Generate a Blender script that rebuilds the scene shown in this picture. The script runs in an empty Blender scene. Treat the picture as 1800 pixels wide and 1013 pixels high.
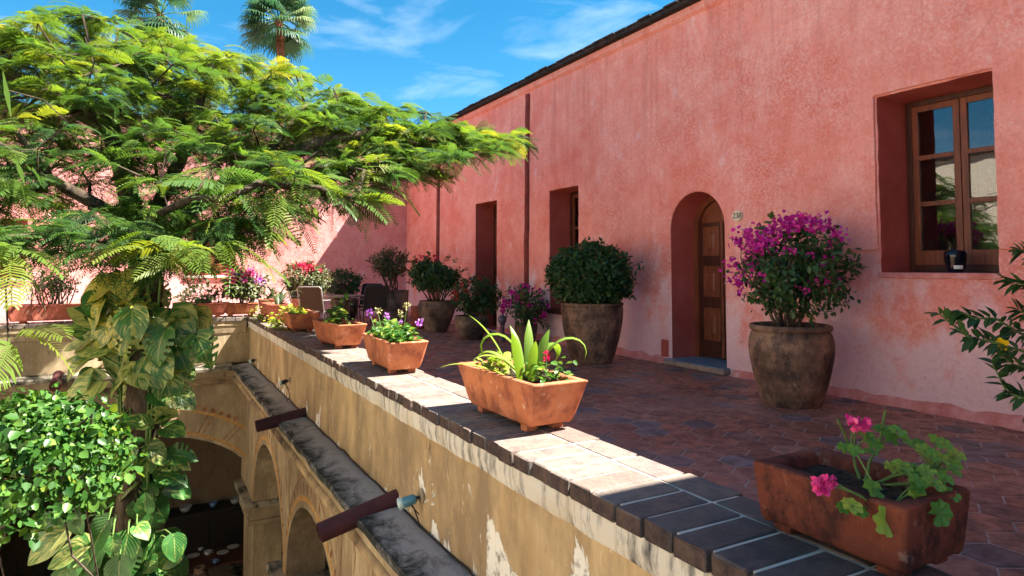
import bpy, bmesh, math, random
import numpy as np
from mathutils import Vector, Matrix, Euler
R = math.radians
rnd = random.Random(7)
nr = np.random.default_rng(11)
scene = bpy.context.scene
col = scene.collection

# ------------------------------------------------------------------ camera
EYE = 1.38                      # camera height above the terrace floor (z = 0)
FPX, HX, HY, PITCH = 1150.0, 265.0, 470.0, R(2.8)
CX = 900.0
CYP = HY - FPX * math.tan(PITCH)
YAW = math.atan((CX - HX) / FPX * math.cos(PITCH))
cam_d = bpy.data.cameras.new('camera')
cam = bpy.data.objects.new('camera', cam_d); col.objects.link(cam)
cam.location = (0, 0, EYE)
cam.rotation_euler = (R(90) + PITCH, 0, -YAW)
cam_d.sensor_width = 36.0
cam_d.lens = 36.0 * FPX / 1800.0
cam_d.shift_y = (CYP - 506.5) / 1800.0
cam_d.clip_start = 0.05; cam_d.clip_end = 600
scene.camera = cam
# ------------------------------------------------------------------ sun, sky, exposure
SUN = Vector((1.0, -0.50, 1.53)).normalized()      # towards the sun
elev = math.asin(SUN.z)
world = bpy.data.worlds.new('World'); scene.world = world; world.use_nodes = True
wn = world.node_tree.nodes; wl = world.node_tree.links
wn.clear()
w_out = wn.new('ShaderNodeOutputWorld'); w_bg = wn.new('ShaderNodeBackground')
w_bg.inputs['Strength'].default_value = 0.05
sky = wn.new('ShaderNodeTexSky'); sky.sky_type = 'NISHITA'; sky.sun_disc = False
sky.sun_elevation = elev; sky.sun_rotation = math.atan2(SUN.x, SUN.y)
sky.altitude = 1600.0; sky.air_density = 1.0; sky.dust_density = 0.3; sky.ozone_density = 3.0
w_tc = wn.new('ShaderNodeTexCoord'); w_map = wn.new('ShaderNodeMapping')
w_map.inputs['Location'].default_value = (0.3, 0.9, 0.4); w_map.inputs['Rotation'].default_value = (0.2, 0.35, 0.5); w_map.inputs['Scale'].default_value = (1.6, 4.5, 9.0)
w_no = wn.new('ShaderNodeTexNoise'); w_no.inputs['Scale'].default_value = 1.5; w_no.inputs['Detail'].default_value = 9; w_no.inputs['Roughness'].default_value = 0.56
w_no.inputs['Distortion'].default_value = 0.6
w_rp = wn.new('ShaderNodeValToRGB'); w_rp.color_ramp.elements[0].position = 0.525; w_rp.color_ramp.elements[1].position = 1.0
w_rp.color_ramp.elements[0].color = (0, 0, 0, 1); w_rp.color_ramp.elements[1].color = (0.55, 0.55, 0.55, 1)
w_mix = wn.new('ShaderNodeMix'); w_mix.data_type = 'RGBA'
w_hsv = wn.new('ShaderNodeHueSaturation'); w_hsv.inputs['Saturation'].default_value = 1.34; w_hsv.inputs['Hue'].default_value = 0.482; w_hsv.inputs['Value'].default_value = .88
wl.new(w_tc.outputs['Generated'], w_map.inputs['Vector']); wl.new(w_map.outputs[0], w_no.inputs['Vector'])
wl.new(w_no.outputs[0], w_rp.inputs[0]); wl.new(sky.outputs[0], w_hsv.inputs['Color'])
wl.new(w_rp.outputs[0], w_mix.inputs[0]); wl.new(w_hsv.outputs[0], w_mix.inputs[6])
w_mix.inputs[7].default_value = (7.0, 7.6, 8.2, 1)
wl.new(w_mix.outputs[2], w_bg.inputs['Color']); wl.new(w_bg.outputs[0], w_out.inputs[0])
sun_d = bpy.data.lights.new('sun', 'SUN'); sun_d.energy = 4.9; sun_d.angle = R(0.55); sun_d.color = (1.0, 0.94, 0.84)
sun_o = bpy.data.objects.new('sun', sun_d); col.objects.link(sun_o)
sun_o.rotation_euler = (-SUN).to_track_quat('-Z', 'Y').to_euler(); sun_o.location = (12, -5, 20)
scene.view_settings.view_transform = 'Standard'; scene.view_settings.look = 'None'
scene.view_settings.gamma = 1.0; scene.view_settings.exposure = 2.45
scene.view_settings.use_curve_mapping = False
scene.render.engine = 'CYCLES'
scene.cycles.max_bounces = 8

# ------------------------------------------------------------------ pixel -> place helpers
_fl = np.array([math.sin(YAW), math.cos(YAW), 0.0]); _rt = np.array([math.cos(YAW), -math.sin(YAW), 0.0]); _uw = np.array([0, 0, 1.0])
_fw = _fl * math.cos(PITCH) + _uw * math.sin(PITCH); _up = _uw * math.cos(PITCH) - _fl * math.sin(PITCH)
_o = np.array([0, 0, EYE])
def ray(px, py): return _fw * FPX + _rt * (px - CX) - _up * (py - CYP)
def on_z(px, py, z=0.0):
    d = ray(px, py); return Vector(_o + d * ((z - EYE) / d[2]))
def on_x(px, py, x):
    d = ray(px, py); return Vector(_o + d * (x / d[0]))
def on_y(px, py, y):
    d = ray(px, py); return Vector(_o + d * (y / d[1]))
def at(px, py, depth): return Vector(_o + ray(px, py) * (depth / FPX))
def depth_of(p): return float((np.array(p) - _o) @ _fw)

# ------------------------------------------------------------------ object helpers
def link(o, parent=None):
    col.objects.link(o)
    if parent is not None: o.parent = parent
    return o
def wloc(o):
    v = Vector((0, 0, 0))
    while o is not None: v += o.location; o = o.parent
    return v
def thing(name, label, cat, loc=(0, 0, 0), rz=0.0, group=None):
    o = bpy.data.objects.new(name, None); o.empty_display_size = 0.1
    o.location = loc; o.rotation_euler = (0, 0, rz); col.objects.link(o)
    o['label'] = label; o['category'] = cat
    if group: o['group'] = group
    return o
def tag(o, label, cat, group=None):
    o['label'] = label; o['category'] = cat
    if group: o['group'] = group
    return o
def fast(name, V, Fc, mat, parent=None, loc=None, tint=None, uv=None, smooth=False):
    V = np.asarray(V, np.float32); Fc = np.asarray(Fc, np.int32); k = Fc.shape[1]
    me = bpy.data.meshes.new(name)
    me.vertices.add(len(V)); me.vertices.foreach_set('co', V.ravel())
    me.loops.add(Fc.size); me.loops.foreach_set('vertex_index', Fc.ravel())
    me.polygons.add(len(Fc)); me.polygons.foreach_set('loop_start', np.arange(0, Fc.size, k, dtype=np.int32))
    try: me.polygons.foreach_set('loop_total', np.full(len(Fc), k, np.int32))
    except Exception: pass
    if smooth: me.polygons.foreach_set('use_smooth', np.ones(len(Fc), bool))
    if tint is not None:
        a = me.attributes.new('tint', 'FLOAT', 'POINT'); a.data.foreach_set('value', np.asarray(tint, np.float32))
    if uv is not None:
        u = me.uv_layers.new(name='UVMap'); u.data.foreach_set('uv', np.asarray(uv, np.float32)[Fc.ravel()].ravel())
    me.update(calc_edges=True); me.validate()
    if mat: me.materials.append(mat)
    o = bpy.data.objects.new(name, me)
    if loc is not None: o.location = loc
    return link(o, parent)

class MB:
    def __init__(s): s.v = []; s.f = []; s.sm = []
    def add(s, V, F, smooth=False):
        n = len(s.v); s.v += [tuple(p) for p in V]; s.f += [tuple(i + n for i in f) for f in F]; s.sm += [smooth] * len(F)
    def box(s, a, b, M=None):
        x0, y0, z0 = a; x1, y1, z1 = b
        V = [Vector(p) for p in ((x0,y0,z0),(x1,y0,z0),(x1,y1,z0),(x0,y1,z0),(x0,y0,z1),(x1,y0,z1),(x1,y1,z1),(x0,y1,z1))]
        if M is not None: V = [M @ p for p in V]
        s.add(V, [(0,3,2,1),(4,5,6,7),(0,1,5,4),(1,2,6,5),(2,3,7,6),(3,0,4,7)])
        return s
    def tube(s, pts, rad, n=8, cap=True):
        pts = [Vector(p) for p in pts]
        if not hasattr(rad, '__len__'): rad = [rad] * len(pts)
        V = []; F = []; u = None
        for i, p in enumerate(pts):
            t = (pts[min(i + 1, len(pts) - 1)] - pts[max(i - 1, 0)])
            if t.length < 1e-9: t = Vector((0, 0, 1))
            t.normalize()
            if u is None: u = t.orthogonal().normalized()
            else:
                u = u - t * u.dot(t)
                u = u.normalized() if u.length > 1e-6 else t.orthogonal().normalized()
            w = t.cross(u)
            for k in range(n):
                a = 2 * math.pi * k / n; V.append(p + (u * math.cos(a) + w * math.sin(a)) * rad[i])
        for i in range(len(pts) - 1):
            for k in range(n):
                k2 = (k + 1) % n; F.append((i*n+k, i*n+k2, (i+1)*n+k2, (i+1)*n+k))
        s.add(V, F, True)
        if cap:
            s.add(V[:n], [tuple(range(n - 1, -1, -1))]); s.add(V[-n:], [tuple(range(n))])
        return s
    def lathe(s, prof, n=28, c=(0, 0, 0), smooth=True, wob=0.0):
        V = []; F = []; ph = rnd.random() * 6
        for r, z in prof:
            for k in range(n):
                a = 2 * math.pi * k / n; rr = r * (1 + wob * math.sin(2 * a + ph) + wob * .6 * math.sin(3 * a + z * 5 + ph))
                V.append((c[0] + rr * math.cos(a), c[1] + rr * math.sin(a), c[2] + z))
        for i in range(len(prof) - 1):
            for k in range(n):
                k2 = (k + 1) % n; F.append((i*n+k, i*n+k2, (i+1)*n+k2, (i+1)*n+k))
        s.add(V, F, smooth); return s
    def prism(s, poly, axis, a, b):
        """poly: 2D loop in the plane perpendicular to axis; 'x': (y,z), 'y': (x,z), 'z': (x,y)"""
        def P(q, t): return {'x': (t, q[0], q[1]), 'y': (q[0], t, q[1]), 'z': (q[0], q[1], t)}[axis]
        n = len(poly); V = [P(q, a) for q in poly] + [P(q, b) for q in poly]
        F = [tuple(range(n - 1, -1, -1)), tuple(range(n, 2 * n))] + [(i, (i+1) % n, n + (i+1) % n, n + i) for i in range(n)]
        s.add(V, F); return s
    def mesh(s, name, loc=(0, 0, 0), bevel=0, seg=2, fix=True):
        me = bpy.data.meshes.new(name)
        L = Vector(loc); me.from_pydata([Vector(p) - L for p in s.v], [], s.f)
        me.polygons.foreach_set('use_smooth', s.sm)
        if bevel or fix:
            bm = bmesh.new(); bm.from_mesh(me)
            if fix: bmesh.ops.recalc_face_normals(bm, faces=bm.faces)
            if bevel:
                bm.edges.ensure_lookup_table()
                es = [e for e in bm.edges if len(e.link_faces) == 2 and e.calc_face_angle(0) > 0.6]
                bmesh.ops.bevel(bm, geom=es, offset=bevel, segments=seg, affect='EDGES', profile=0.6, clamp_overlap=True)
            bm.to_mesh(me); bm.free()
        me.update(); return me
    def build(s, name, mat, parent=None, bevel=0, seg=2, local=False, fix=True, world_loc=None):
        """verts are in world space unless local; the object sits under its parent"""
        loc = Vector((0, 0, 0)) if (local or parent is None) else wloc(parent)
        me = s.mesh(name, loc if world_loc is None else world_loc, bevel, seg, fix)
        if mat: me.materials.append(mat)
        o = bpy.data.objects.new(name, me)
        if world_loc is not None: o.location = Vector(world_loc) - loc
        return link(o, parent)
def structure(o): o['kind'] = 'structure'; return o
def stuff(o): o['kind'] = 'stuff'; return o

# ------------------------------------------------------------------ materials
class NT:
    def __init__(s, name):
        s.m = bpy.data.materials.new(name); s.m.use_nodes = True
        s.t = s.m.node_tree; s.n = s.t.nodes; s.b = s.n['Principled BSDF']; s.out = s.n['Material Output']
        s.geo = s.n.new('ShaderNodeNewGeometry')
    def l(s, a, b): s.t.links.new(a, b)
    def mapped(s, scale=(1, 1, 1), src='pos', loc=(0, 0, 0)):
        m = s.n.new('ShaderNodeMapping'); m.inputs['Scale'].default_value = scale; m.inputs['Location'].default_value = loc
        if src == 'pos': s.l(s.geo.outputs['Position'], m.inputs[0])
        else:
            tc = s.n.new('ShaderNodeTexCoord'); s.l(tc.outputs[src], m.inputs[0])
        return m.outputs[0]
    def noise(s, scale, detail=5, rough=.55, vec=None, dist=0.0):
        n = s.n.new('ShaderNodeTexNoise'); n.inputs['Scale'].default_value = scale; n.inputs['Detail'].default_value = detail
        n.inputs['Roughness'].default_value = rough; n.inputs['Distortion'].default_value = dist
        s.l(vec if vec is not None else s.geo.outputs['Position'], n.inputs['Vector']); return n.outputs[0]
    def voro(s, scale, vec=None, feature='F1'):
        n = s.n.new('ShaderNodeTexVoronoi'); n.inputs['Scale'].default_value = scale; n.feature = feature
        s.l(vec if vec is not None else s.geo.outputs['Position'], n.inputs['Vector']); return n.outputs[0]
    def ramp(s, fac, stops):
        r = s.n.new('ShaderNodeValToRGB'); e = r.color_ramp.elements
        while len(e) < len(stops): e.new(0.5)
        for i, (p, c) in enumerate(stops):
            e[i].position = p
            if not hasattr(c, '__len__'): c = (c, c, c)
            e[i].color = (*c, 1)
        s.l(fac, r.inputs[0]); return r.outputs[0]
    def mix(s, fac, a, b, mode='MIX'):
        m = s.n.new('ShaderNodeMix'); m.data_type = 'RGBA'; m.blend_type = mode
        for sock, v in ((m.inputs[0], fac), (m.inputs[6], a), (m.inputs[7], b)):
            if isinstance(v, bpy.types.NodeSocket): s.l(v, sock)
            elif hasattr(v, '__len__'): sock.default_value = (*v, 1)
            else: sock.default_value = v
        return m.outputs[2]
    def math(s, op, a, b=0.0, clamp=False):
        m = s.n.new('ShaderNodeMath'); m.operation = op; m.use_clamp = clamp
        for i, v in enumerate((a, b)):
            if isinstance(v, bpy.types.NodeSocket): s.l(v, m.inputs[i])
            else: m.inputs[i].default_value = v
        return m.outputs[0]
    def sep(s, i):
        x = s.n.new('ShaderNodeSeparateXYZ'); s.l(s.geo.outputs['Position'], x.inputs[0]); return x.outputs[i]
    def rng(s, v, a, b, c=0.0, d=1.0):
        m = s.n.new('ShaderNodeMapRange'); s.l(v, m.inputs[0])
        for i, q in enumerate((a, b, c, d)): m.inputs[i + 1].default_value = q
        return m.outputs[0]
    def bump(s, h, strength=.4, dist=.01, prev=None):
        b = s.n.new('ShaderNodeBump'); b.inputs['Strength'].default_value = strength; b.inputs['Distance'].default_value = dist
        s.l(h, b.inputs['Height'])
        if prev is not None: s.l(prev, b.inputs['Normal'])
        return b.outputs[0]
    def obj_random(s):
        o = s.n.new('ShaderNodeObjectInfo'); return o.outputs['Random']
    def attr(s, name='tint'):
        a = s.n.new('ShaderNodeAttribute'); a.attribute_name = name; return a.outputs['Fac']
    def done(s, color=None, rough=.8, spec=.3, normal=None, metal=0.0):
        b = s.b
        if color is not None:
            if isinstance(color, bpy.types.NodeSocket): s.l(color, b.inputs['Base Color'])
            else: b.inputs['Base Color'].default_value = (*color, 1)
        if isinstance(rough, bpy.types.NodeSocket): s.l(rough, b.inputs['Roughness'])
        else: b.inputs['Roughness'].default_value = rough
        b.inputs['Specular IOR Level'].default_value = spec; b.inputs['Metallic'].default_value = metal
        if normal is not None: s.l(normal, b.inputs['Normal'])
        return s.m

def mat_pink(name, base, light, dark, salt=1.0):
    t = NT(name)
    big = t.noise(.7, 4, .6, dist=.4)
    med = t.noise(3.2, 6, .65)
    fine = t.noise(38, 6, .75)
    streak = t.noise(1.0, 5, .6, t.mapped((9, 9, .9)))
    c = t.mix(t.ramp(big, [(.32, 0), (.66, 1)]), base, dark)
    pv = t.noise(.33, 3, .5, t.mapped((1, 1, 1.3), loc=(9, 4, 2)), 1.5); c = t.mix(t.math('MULTIPLY', t.ramp(pv, [(.49, 0), (.54, 1)]), .22), c, light)
    c = t.mix(t.math('MULTIPLY', t.ramp(med, [(.42, 0), (.72, 1)]), .55), c, light)
    c = t.mix(t.math('MULTIPLY', t.ramp(streak, [(.45, 0), (.75, 1)]), .45), c, dark)
    # rubbed-off limewash speckle
    sp = t.math('MULTIPLY', t.ramp(fine, [(.46, 0), (.66, 1)]), t.ramp(t.noise(1.3, 5, .6), [(.34, .12), (.60, .95)]))
    c = t.mix(t.math('MULTIPLY', sp, .80), c, (.86, .56, .52))
    # lilac-white salts rising from the ground
    z = t.sep(2)
    low = t.rng(z, 0.1, 1.5, 1.35, 0.0)
    n2 = t.noise(1.7, 7, .66, t.mapped((1, 1, .8)))
    s1 = t.ramp(t.math('ADD', n2, t.math('MULTIPLY', low, .26)), [(.60, 0), (.74, 1)])
    c = t.mix(t.math('MULTIPLY', s1, .80 * salt), c, (.80, .585, .62))
    s2 = t.ramp(t.noise(.9, 7, .7, t.mapped((1.2, 1.2, .6), loc=(3, 7, 1))), [(.60, 0), (.72, 1)])
    c = t.mix(t.math('MULTIPLY', s2, .5), c, (.80, .55, .54))
    # hairline cracks
    cr = t.voro(1.1, t.mapped((1, 1, 1)), 'DISTANCE_TO_EDGE')
    crk = t.math('MULTIPLY', t.ramp(cr, [(.0, 1), (.008, 0)]), t.ramp(t.noise(.8, 3), [(.5, 0), (.58, 1)]))
    c = t.mix(t.math('MULTIPLY', crk, .16), c, (.25, .07, .06))
    n = t.bump(big, .5, .12); n = t.bump(med, .35, .03, n); n = t.bump(t.noise(13, 6, .7), .5, .018, n); n = t.bump(fine, .8, .010, n); n = t.bump(crk, .2, -.003, n)
    dk = t.math('MULTIPLY', t.ramp(t.noise(26, 6, .75), [(.50, 0), (.70, 1)]), .30); c = t.mix(dk, c, (.42, .085, .06))
    run = t.math('MULTIPLY', t.ramp(t.noise(1.0, 6, .65, t.mapped((5, 5, .35), loc=(2, 1, 5))), [(.52, 0), (.72, 1)]), t.rng(z, 2.6, 4.9, .0, .5)); c = t.mix(run, c, (.40, .10, .08))
    return t.done(c, .92, .15, n)
M = {}
M['pink'] = mat_pink('pink_limewash', (.82, .275, .22), (.86, .44, .385), (.69, .185, .135))
M['pink_end'] = mat_pink('pink_limewash_rose', (.72, .28, .25), (.78, .42, .39), (.62, .19, .17), .5)
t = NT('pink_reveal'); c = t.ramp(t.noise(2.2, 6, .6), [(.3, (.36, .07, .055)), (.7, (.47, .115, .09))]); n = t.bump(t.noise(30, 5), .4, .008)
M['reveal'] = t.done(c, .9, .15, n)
t = NT('plinth_red'); c = t.ramp(t.noise(6, 6, .65), [(.3, (.50, .14, .11)), (.55, (.62, .25, .22)), (.8, (.72, .44, .44))]); n = t.bump(t.noise(25, 5), .6, .015)
M['plinth'] = t.done(c, .92, .1, n)
t = NT('roof_tile_dark'); c = t.ramp(t.noise(7, 6, .6), [(.3, (.012, .011, .014)), (.75, (.06, .045, .04))])
M['roof'] = t.done(c, .85, .2, t.bump(t.noise(30, 4), .5, .01))
t = NT('downpipe_red'); c = t.ramp(t.noise(5, 6, .6), [(.3, (.14, .028, .022)), (.7, (.26, .06, .05))])
M['pipe_red'] = t.done(c, .85, .2, t.bump(t.noise(30, 4), .4, .008))
t = NT('drain_clay'); c = t.ramp(t.noise(6, 6, .6), [(.3, (.055, .018, .02)), (.75, (.11, .034, .034))])
M['spout'] = t.done(c, .75, .25, t.bump(t.noise(45, 4), .35, .005))
t = NT('bounce_cream_wash'); c = t.ramp(t.noise(1.5, 6, .6), [(.3, (.68, .58, .42)), (.7, (.80, .72, .58))]); M['bounce_cream'] = t.done(c, .92, .1, t.bump(t.noise(30, 5), .4, .008))  # pale tone picked to bounce more sun onto the shaded pink wall
M['hole'] = NT('dark_inside').done((.006, .005, .005), 1, 0)

def mat_ochre(name, a, b, d, peel=True):
    t = NT(name)
    big = t.noise(.8, 5, .6); st = t.noise(1.0, 7, .62, t.mapped((3.2, 3.2, .8)), .8); fine = t.noise(42, 5, .7)
    st2 = t.noise(1.0, 6, .6, t.mapped((11, 11, 1.8)), 1.0)
    c = t.mix(t.ramp(st, [(.3, 0), (.7, 1)]), a, b)
    c = t.mix(t.math('MULTIPLY', t.ramp(st2, [(.50, 0), (.66, 1)]), .26), c, d)
    c = t.mix(t.math('MULTIPLY', t.ramp(t.noise(1.0, 7, .68, t.mapped((14, 14, 1.4), loc=(3, 1, 0)), 1.0), [(.56, 0), (.70, 1)]), .3), c, tuple(min(.8, q * 1.25 + .06) for q in b))
    c = t.mix(t.math('MULTIPLY', t.ramp(big, [(.45, 0), (.7, 1)]), .55), c, d)
    dr = t.math('MULTIPLY', t.ramp(t.noise(1.0, 7, .7, t.mapped((9, 9, 2.2))), [(.60, 0), (.66, 1)]), t.ramp(t.noise(1.6, 3), [(.42, 0), (.54, 1)]))
    c = t.mix(t.math('MULTIPLY', dr, .8), c, (.05, .035, .02))
    gr = t.math('MULTIPLY', t.ramp(t.noise(1.3, 8, .72, t.mapped((1.6, 1.6, .8), loc=(2, 2, 2))), [(.42, 0), (.60, 1)]), .72); c = t.mix(gr, c, (.19, .135, .085))
    n = t.bump(fine, .4, .006); n = t.bump(st, .25, .02, n)
    if peel:
        z = t.sep(2); y = t.sep(1)
        lowb = t.rng(z, -.45, .22, .14, -.07)
        near = t.rng(y, 4.6, 3.2, -.12, .0)
        near2 = t.rng(y, 2.3, 1.7, 0.0, -.05)
        p = t.noise(1.5, 8, .62, t.mapped((1.5, 1.5, 1.05), loc=(.4, 3.55, 0.2)), .7)
        v = t.math('ADD', t.math('ADD', p, lowb), t.math('ADD', near, near2))
        pk = t.ramp(v, [(.555, 0), (.57, 1)])
        wht = t.mix(t.ramp(t.noise(16, 6, .7), [(.52, 0), (.66, 1)]), (.74, .70, .62), (.28, .26, .23))
        sc = t.math('MULTIPLY', t.ramp(t.noise(9, 7, .7, t.mapped((1, 1, .5))), [(.62, 0), (.67, 1)]), t.ramp(t.noise(1.2, 3), [(.40, 0), (.55, 1)]))
        c = t.mix(sc, c, (.66, .60, .48))
        c = t.mix(pk, c, wht); n = t.bump(pk, .8, -.006, n)
    return t.done(c, .9, .15, n)
M['ochre'] = mat_ochre('ochre_limewash', (.44, .295, .145), (.56, .42, .245), (.23, .145, .07))
M['ochre_old'] = mat_ochre('ochre_weathered', (.36, .27, .16), (.46, .365, .235), (.18, .125, .07), False)
t = NT('whitewash_grimy'); st = t.noise(1.0, 7, .68, t.mapped((16, 16, 2.4))); b_ = t.noise(2.0, 5, .6)
v = t.math('ADD', st, t.math('MULTIPLY', b_, .45))
c = t.mix(t.ramp(v, [(.70, 0), (.92, 1)]), (.62, .57, .49), (.06, .06, .065)); c = t.mix(t.math('MULTIPLY', t.ramp(t.noise(3, 5), [(.5, 0), (.7, 1)]), .5), c, (.48, .38, .23))
M['band'] = t.done(c, .9, .15, t.bump(t.noise(20, 6, .7), .7, .015))
t = NT('mossy_ledge'); x = t.sep(0); nn = t.noise(4.5, 9, .74, t.mapped((1.2, .9, 1)), .5)
edge = t.rng(x, 1.36, 1.62, .16, -.12)
v = t.math('ADD', nn, edge)
c = t.mix(t.ramp(v, [(.44, 0), (.68, 1)]), (.36, .33, .32), (.030, .032, .028))
M['ledge'] = t.done(c, .92, .15, t.bump(t.noise(18, 7, .7), .8, .02))
t = NT('mossy_stone'); nn = t.noise(2.6, 8, .72); c = t.mix(t.ramp(nn, [(.46, 0), (.60, 1)]), (.33, .28, .21), (.035, .036, .03))
M['stone'] = t.done(c, .92, .15, t.bump(t.noise(18, 7, .7), .8, .02))
t = NT('moulding_brown'); nn = t.noise(2.4, 7, .7); c = t.ramp(nn, [(.36, (.42, .30, .16)), (.52, (.25, .17, .10)), (.66, (.07, .055, .045))])
M['mould'] = t.done(c, .9, .15, t.bump(t.noise(20, 6, .7), .7, .015))
t = NT('painted_ornament'); c = t.mix(t.ramp(t.noise(14, 6, .7), [(.45, 0), (.62, 1)]), (.20, .075, .04), (.40, .24, .12)); M['ornament'] = t.done(c, .95, .1)
t = NT('painted_ochre_line'); c = t.mix(t.ramp(t.noise(14, 6, .7), [(.5, 0), (.65, 1)]), (.42, .22, .07), (.50, .35, .18)); M['ornament2'] = t.done(c, .95, .1)

def brick_mat(name, src):
    t = NT(name); r = src(t); t2 = t.noise(11, 7, .68); f = t.noise(60, 5, .7)
    c = t.ramp(r, [(0, (.19, .145, .12)), (.35, (.25, .195, .155)), (.7, (.175, .115, .09)), (1, (.22, .18, .16))])
    c = t.mix(t.math('MULTIPLY', t.ramp(t2, [(.42, 0), (.64, 1)]), .72), c, (.075, .06, .06))
    c = t.mix(t.math('MULTIPLY', t.ramp(f, [(.5, 0), (.7, 1)]), .35), c, (.32, .27, .23))
    y = t.sep(1)                                   # coping bricks turn patchy near-black towards the near end
    k = t.math('MULTIPLY', t.rng(t.math('ADD', y, t.math('MULTIPLY', t2, 1.2)), 2.9, 2.2, 0, 1), .78)
    c = t.mix(k, c, t.mix(t.ramp(t.noise(7, 7, .7), [(.40, 0), (.62, 1)]), (.026, .024, .026), (.105, .075, .062)))
    return t.done(c, t.rng(t2, .3, .7, .55, .9), .35, t.bump(t2, .5, .01, t.bump(f, .4, .003)))
M['brick'] = brick_mat('coping_brick', lambda t: t.obj_random())
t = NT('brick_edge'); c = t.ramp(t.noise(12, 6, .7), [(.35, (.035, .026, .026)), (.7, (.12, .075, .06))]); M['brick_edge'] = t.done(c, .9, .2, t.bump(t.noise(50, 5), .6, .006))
t = NT('lime_mortar'); c = t.ramp(t.noise(24, 5), [(.3, (.52, .47, .38)), (.7, (.70, .65, .54))]); M['mortar'] = t.done(c, .95, .1, t.bump(t.noise(60, 5), .5, .004))
def tile_mat(name, src):
    t = NT(name); r = src(t); a = t.noise(9, 7, .66); f = t.noise(55, 5, .7); b = t.noise(1.1, 4)
    c = t.ramp(r, [(0, (.31, .11, .066)), (.25, (.44, .16, .095)), (.5, (.27, .09, .056)), (.72, (.42, .185, .12)), (.84, (.24, .10, .072)), (.88, (.10, .088, .095)), (1, (.20, .18, .19))])
    c = t.mix(t.math('MULTIPLY', t.ramp(a, [(.42, 0), (.62, 1)]), .72), c, (.09, .045, .038))
    c = t.mix(t.math('MULTIPLY', t.ramp(b, [(.5, 0), (.66, 1)]), .45), c, (.34, .20, .16))
    c = t.mix(t.math('MULTIPLY', t.ramp(f, [(.55, 0), (.75, 1)]), .3), c, (.30, .19, .16))
    return t.done(c, t.rng(a, .3, .7, .32, .7), .5, t.bump(a, .35, .006, t.bump(f, .25, .002)))
M['tile'] = tile_mat('hexagon_floor_tile', lambda t: t.obj_random())
M['tile_far'] = tile_mat('hexagon_floor_tile_far', lambda t: t.attr())
t = NT('floor_mortar'); c = t.ramp(t.noise(20, 5), [(.3, (.38, .26, .22)), (.7, (.56, .43, .38))]); M['grout'] = t.done(c, .95, .1, t.bump(t.noise(60, 5), .4, .004))

def terracotta(name, a, b, dirt, worn, dirt_amt=.6, rough=.85):
    t = NT(name); n1 = t.noise(5, 6, .62); n2 = t.noise(14, 7, .7); f = t.noise(70, 5, .7)
    c = t.mix(t.ramp(n1, [(.35, 0), (.65, 1)]), a, b)
    c = t.mix(t.math('MULTIPLY', t.ramp(t.noise(7, 8, .72, t.mapped((1, 1, .7))), [(.47, 0), (.60, 1)]), dirt_amt), c, dirt)
    c = t.mix(t.math('MULTIPLY', t.ramp(n2, [(.60, 0), (.68, 1)]), .7), c, worn)
    c = t.mix(t.math('MULTIPLY', t.ramp(t.noise(3.2, 7, .7, t.mapped((1, 1, .35), loc=(5, 2, 0))), [(.54, 0), (.66, 1)]), .42), c, dirt)
    c = t.mix(t.math('MULTIPLY', t.ramp(t.noise(4.1, 8, .72, t.mapped((1, 1, .8), loc=(1, 8, 3))), [(.60, 0), (.70, 1)]), .40), c, (.62, .50, .42))
    n = t.bump(n2, .55, .012); n = t.bump(f, .6, .004, n); n = t.bump(t.ramp(n2, [(.62, 0), (.7, 1)]), .5, -.004, n)
    return t.done(c, rough, .2, n)
M['terra'] = terracotta('orange_terracotta', (.55, .195, .09), (.43, .135, .06), (.22, .062, .038), (.66, .43, .28), .75)
M['terra_dark'] = terracotta('old_red_terracotta', (.17, .045, .024), (.11, .028, .018), (.03, .011, .010), (.24, .085, .045), .85)
M['terra_soft'] = terracotta('red_terracotta', (.42, .12, .075), (.33, .09, .06), (.20, .06, .05), (.5, .25, .18), .5)
def smoke(m):
    t = m.node_tree; nn = t.nodes; p = nn['Principled BSDF']; w = nn.new('ShaderNodeTexNoise'); w.inputs['Scale'].default_value = 2.6; w.inputs['Detail'].default_value = 6; g = nn.new('ShaderNodeNewGeometry'); t.links.new(g.outputs['Position'], w.inputs['Vector'])
    r = nn.new('ShaderNodeValToRGB'); r.color_ramp.elements[0].position = .40; r.color_ramp.elements[1].position = .62; r.color_ramp.elements[0].color = (.34, .31, .32, 1); r.color_ramp.elements[1].color = (1.2, 1.12, 1.0, 1)
    src = p.inputs['Base Color'].links[0].from_socket; mx = nn.new('ShaderNodeMix'); mx.data_type = 'RGBA'; mx.blend_type = 'MULTIPLY'; mx.inputs[0].default_value = .85; t.links.new(w.outputs[0], r.inputs[0]); t.links.new(src, mx.inputs[6]); t.links.new(r.outputs[0], mx.inputs[7]); t.links.new(mx.outputs[2], p.inputs['Base Color'])
M['clay'] = terracotta('brown_clay', (.30, .20, .135), (.21, .14, .10), (.075, .058, .056), (.46, .36, .27), .8)
M['clay_grey'] = terracotta('grey_brown_clay', (.27, .205, .16), (.20, .15, .12), (.09, .074, .068), (.42, .35, .29), .7)
t = NT('soil'); c = t.ramp(t.noise(40, 6, .7), [(.35, (.02, .015, .012)), (.7, (.12, .085, .06))]); M['soil'] = t.done(c, .95, .1, t.bump(t.noise(50, 5, .7), 1, .02))
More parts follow.
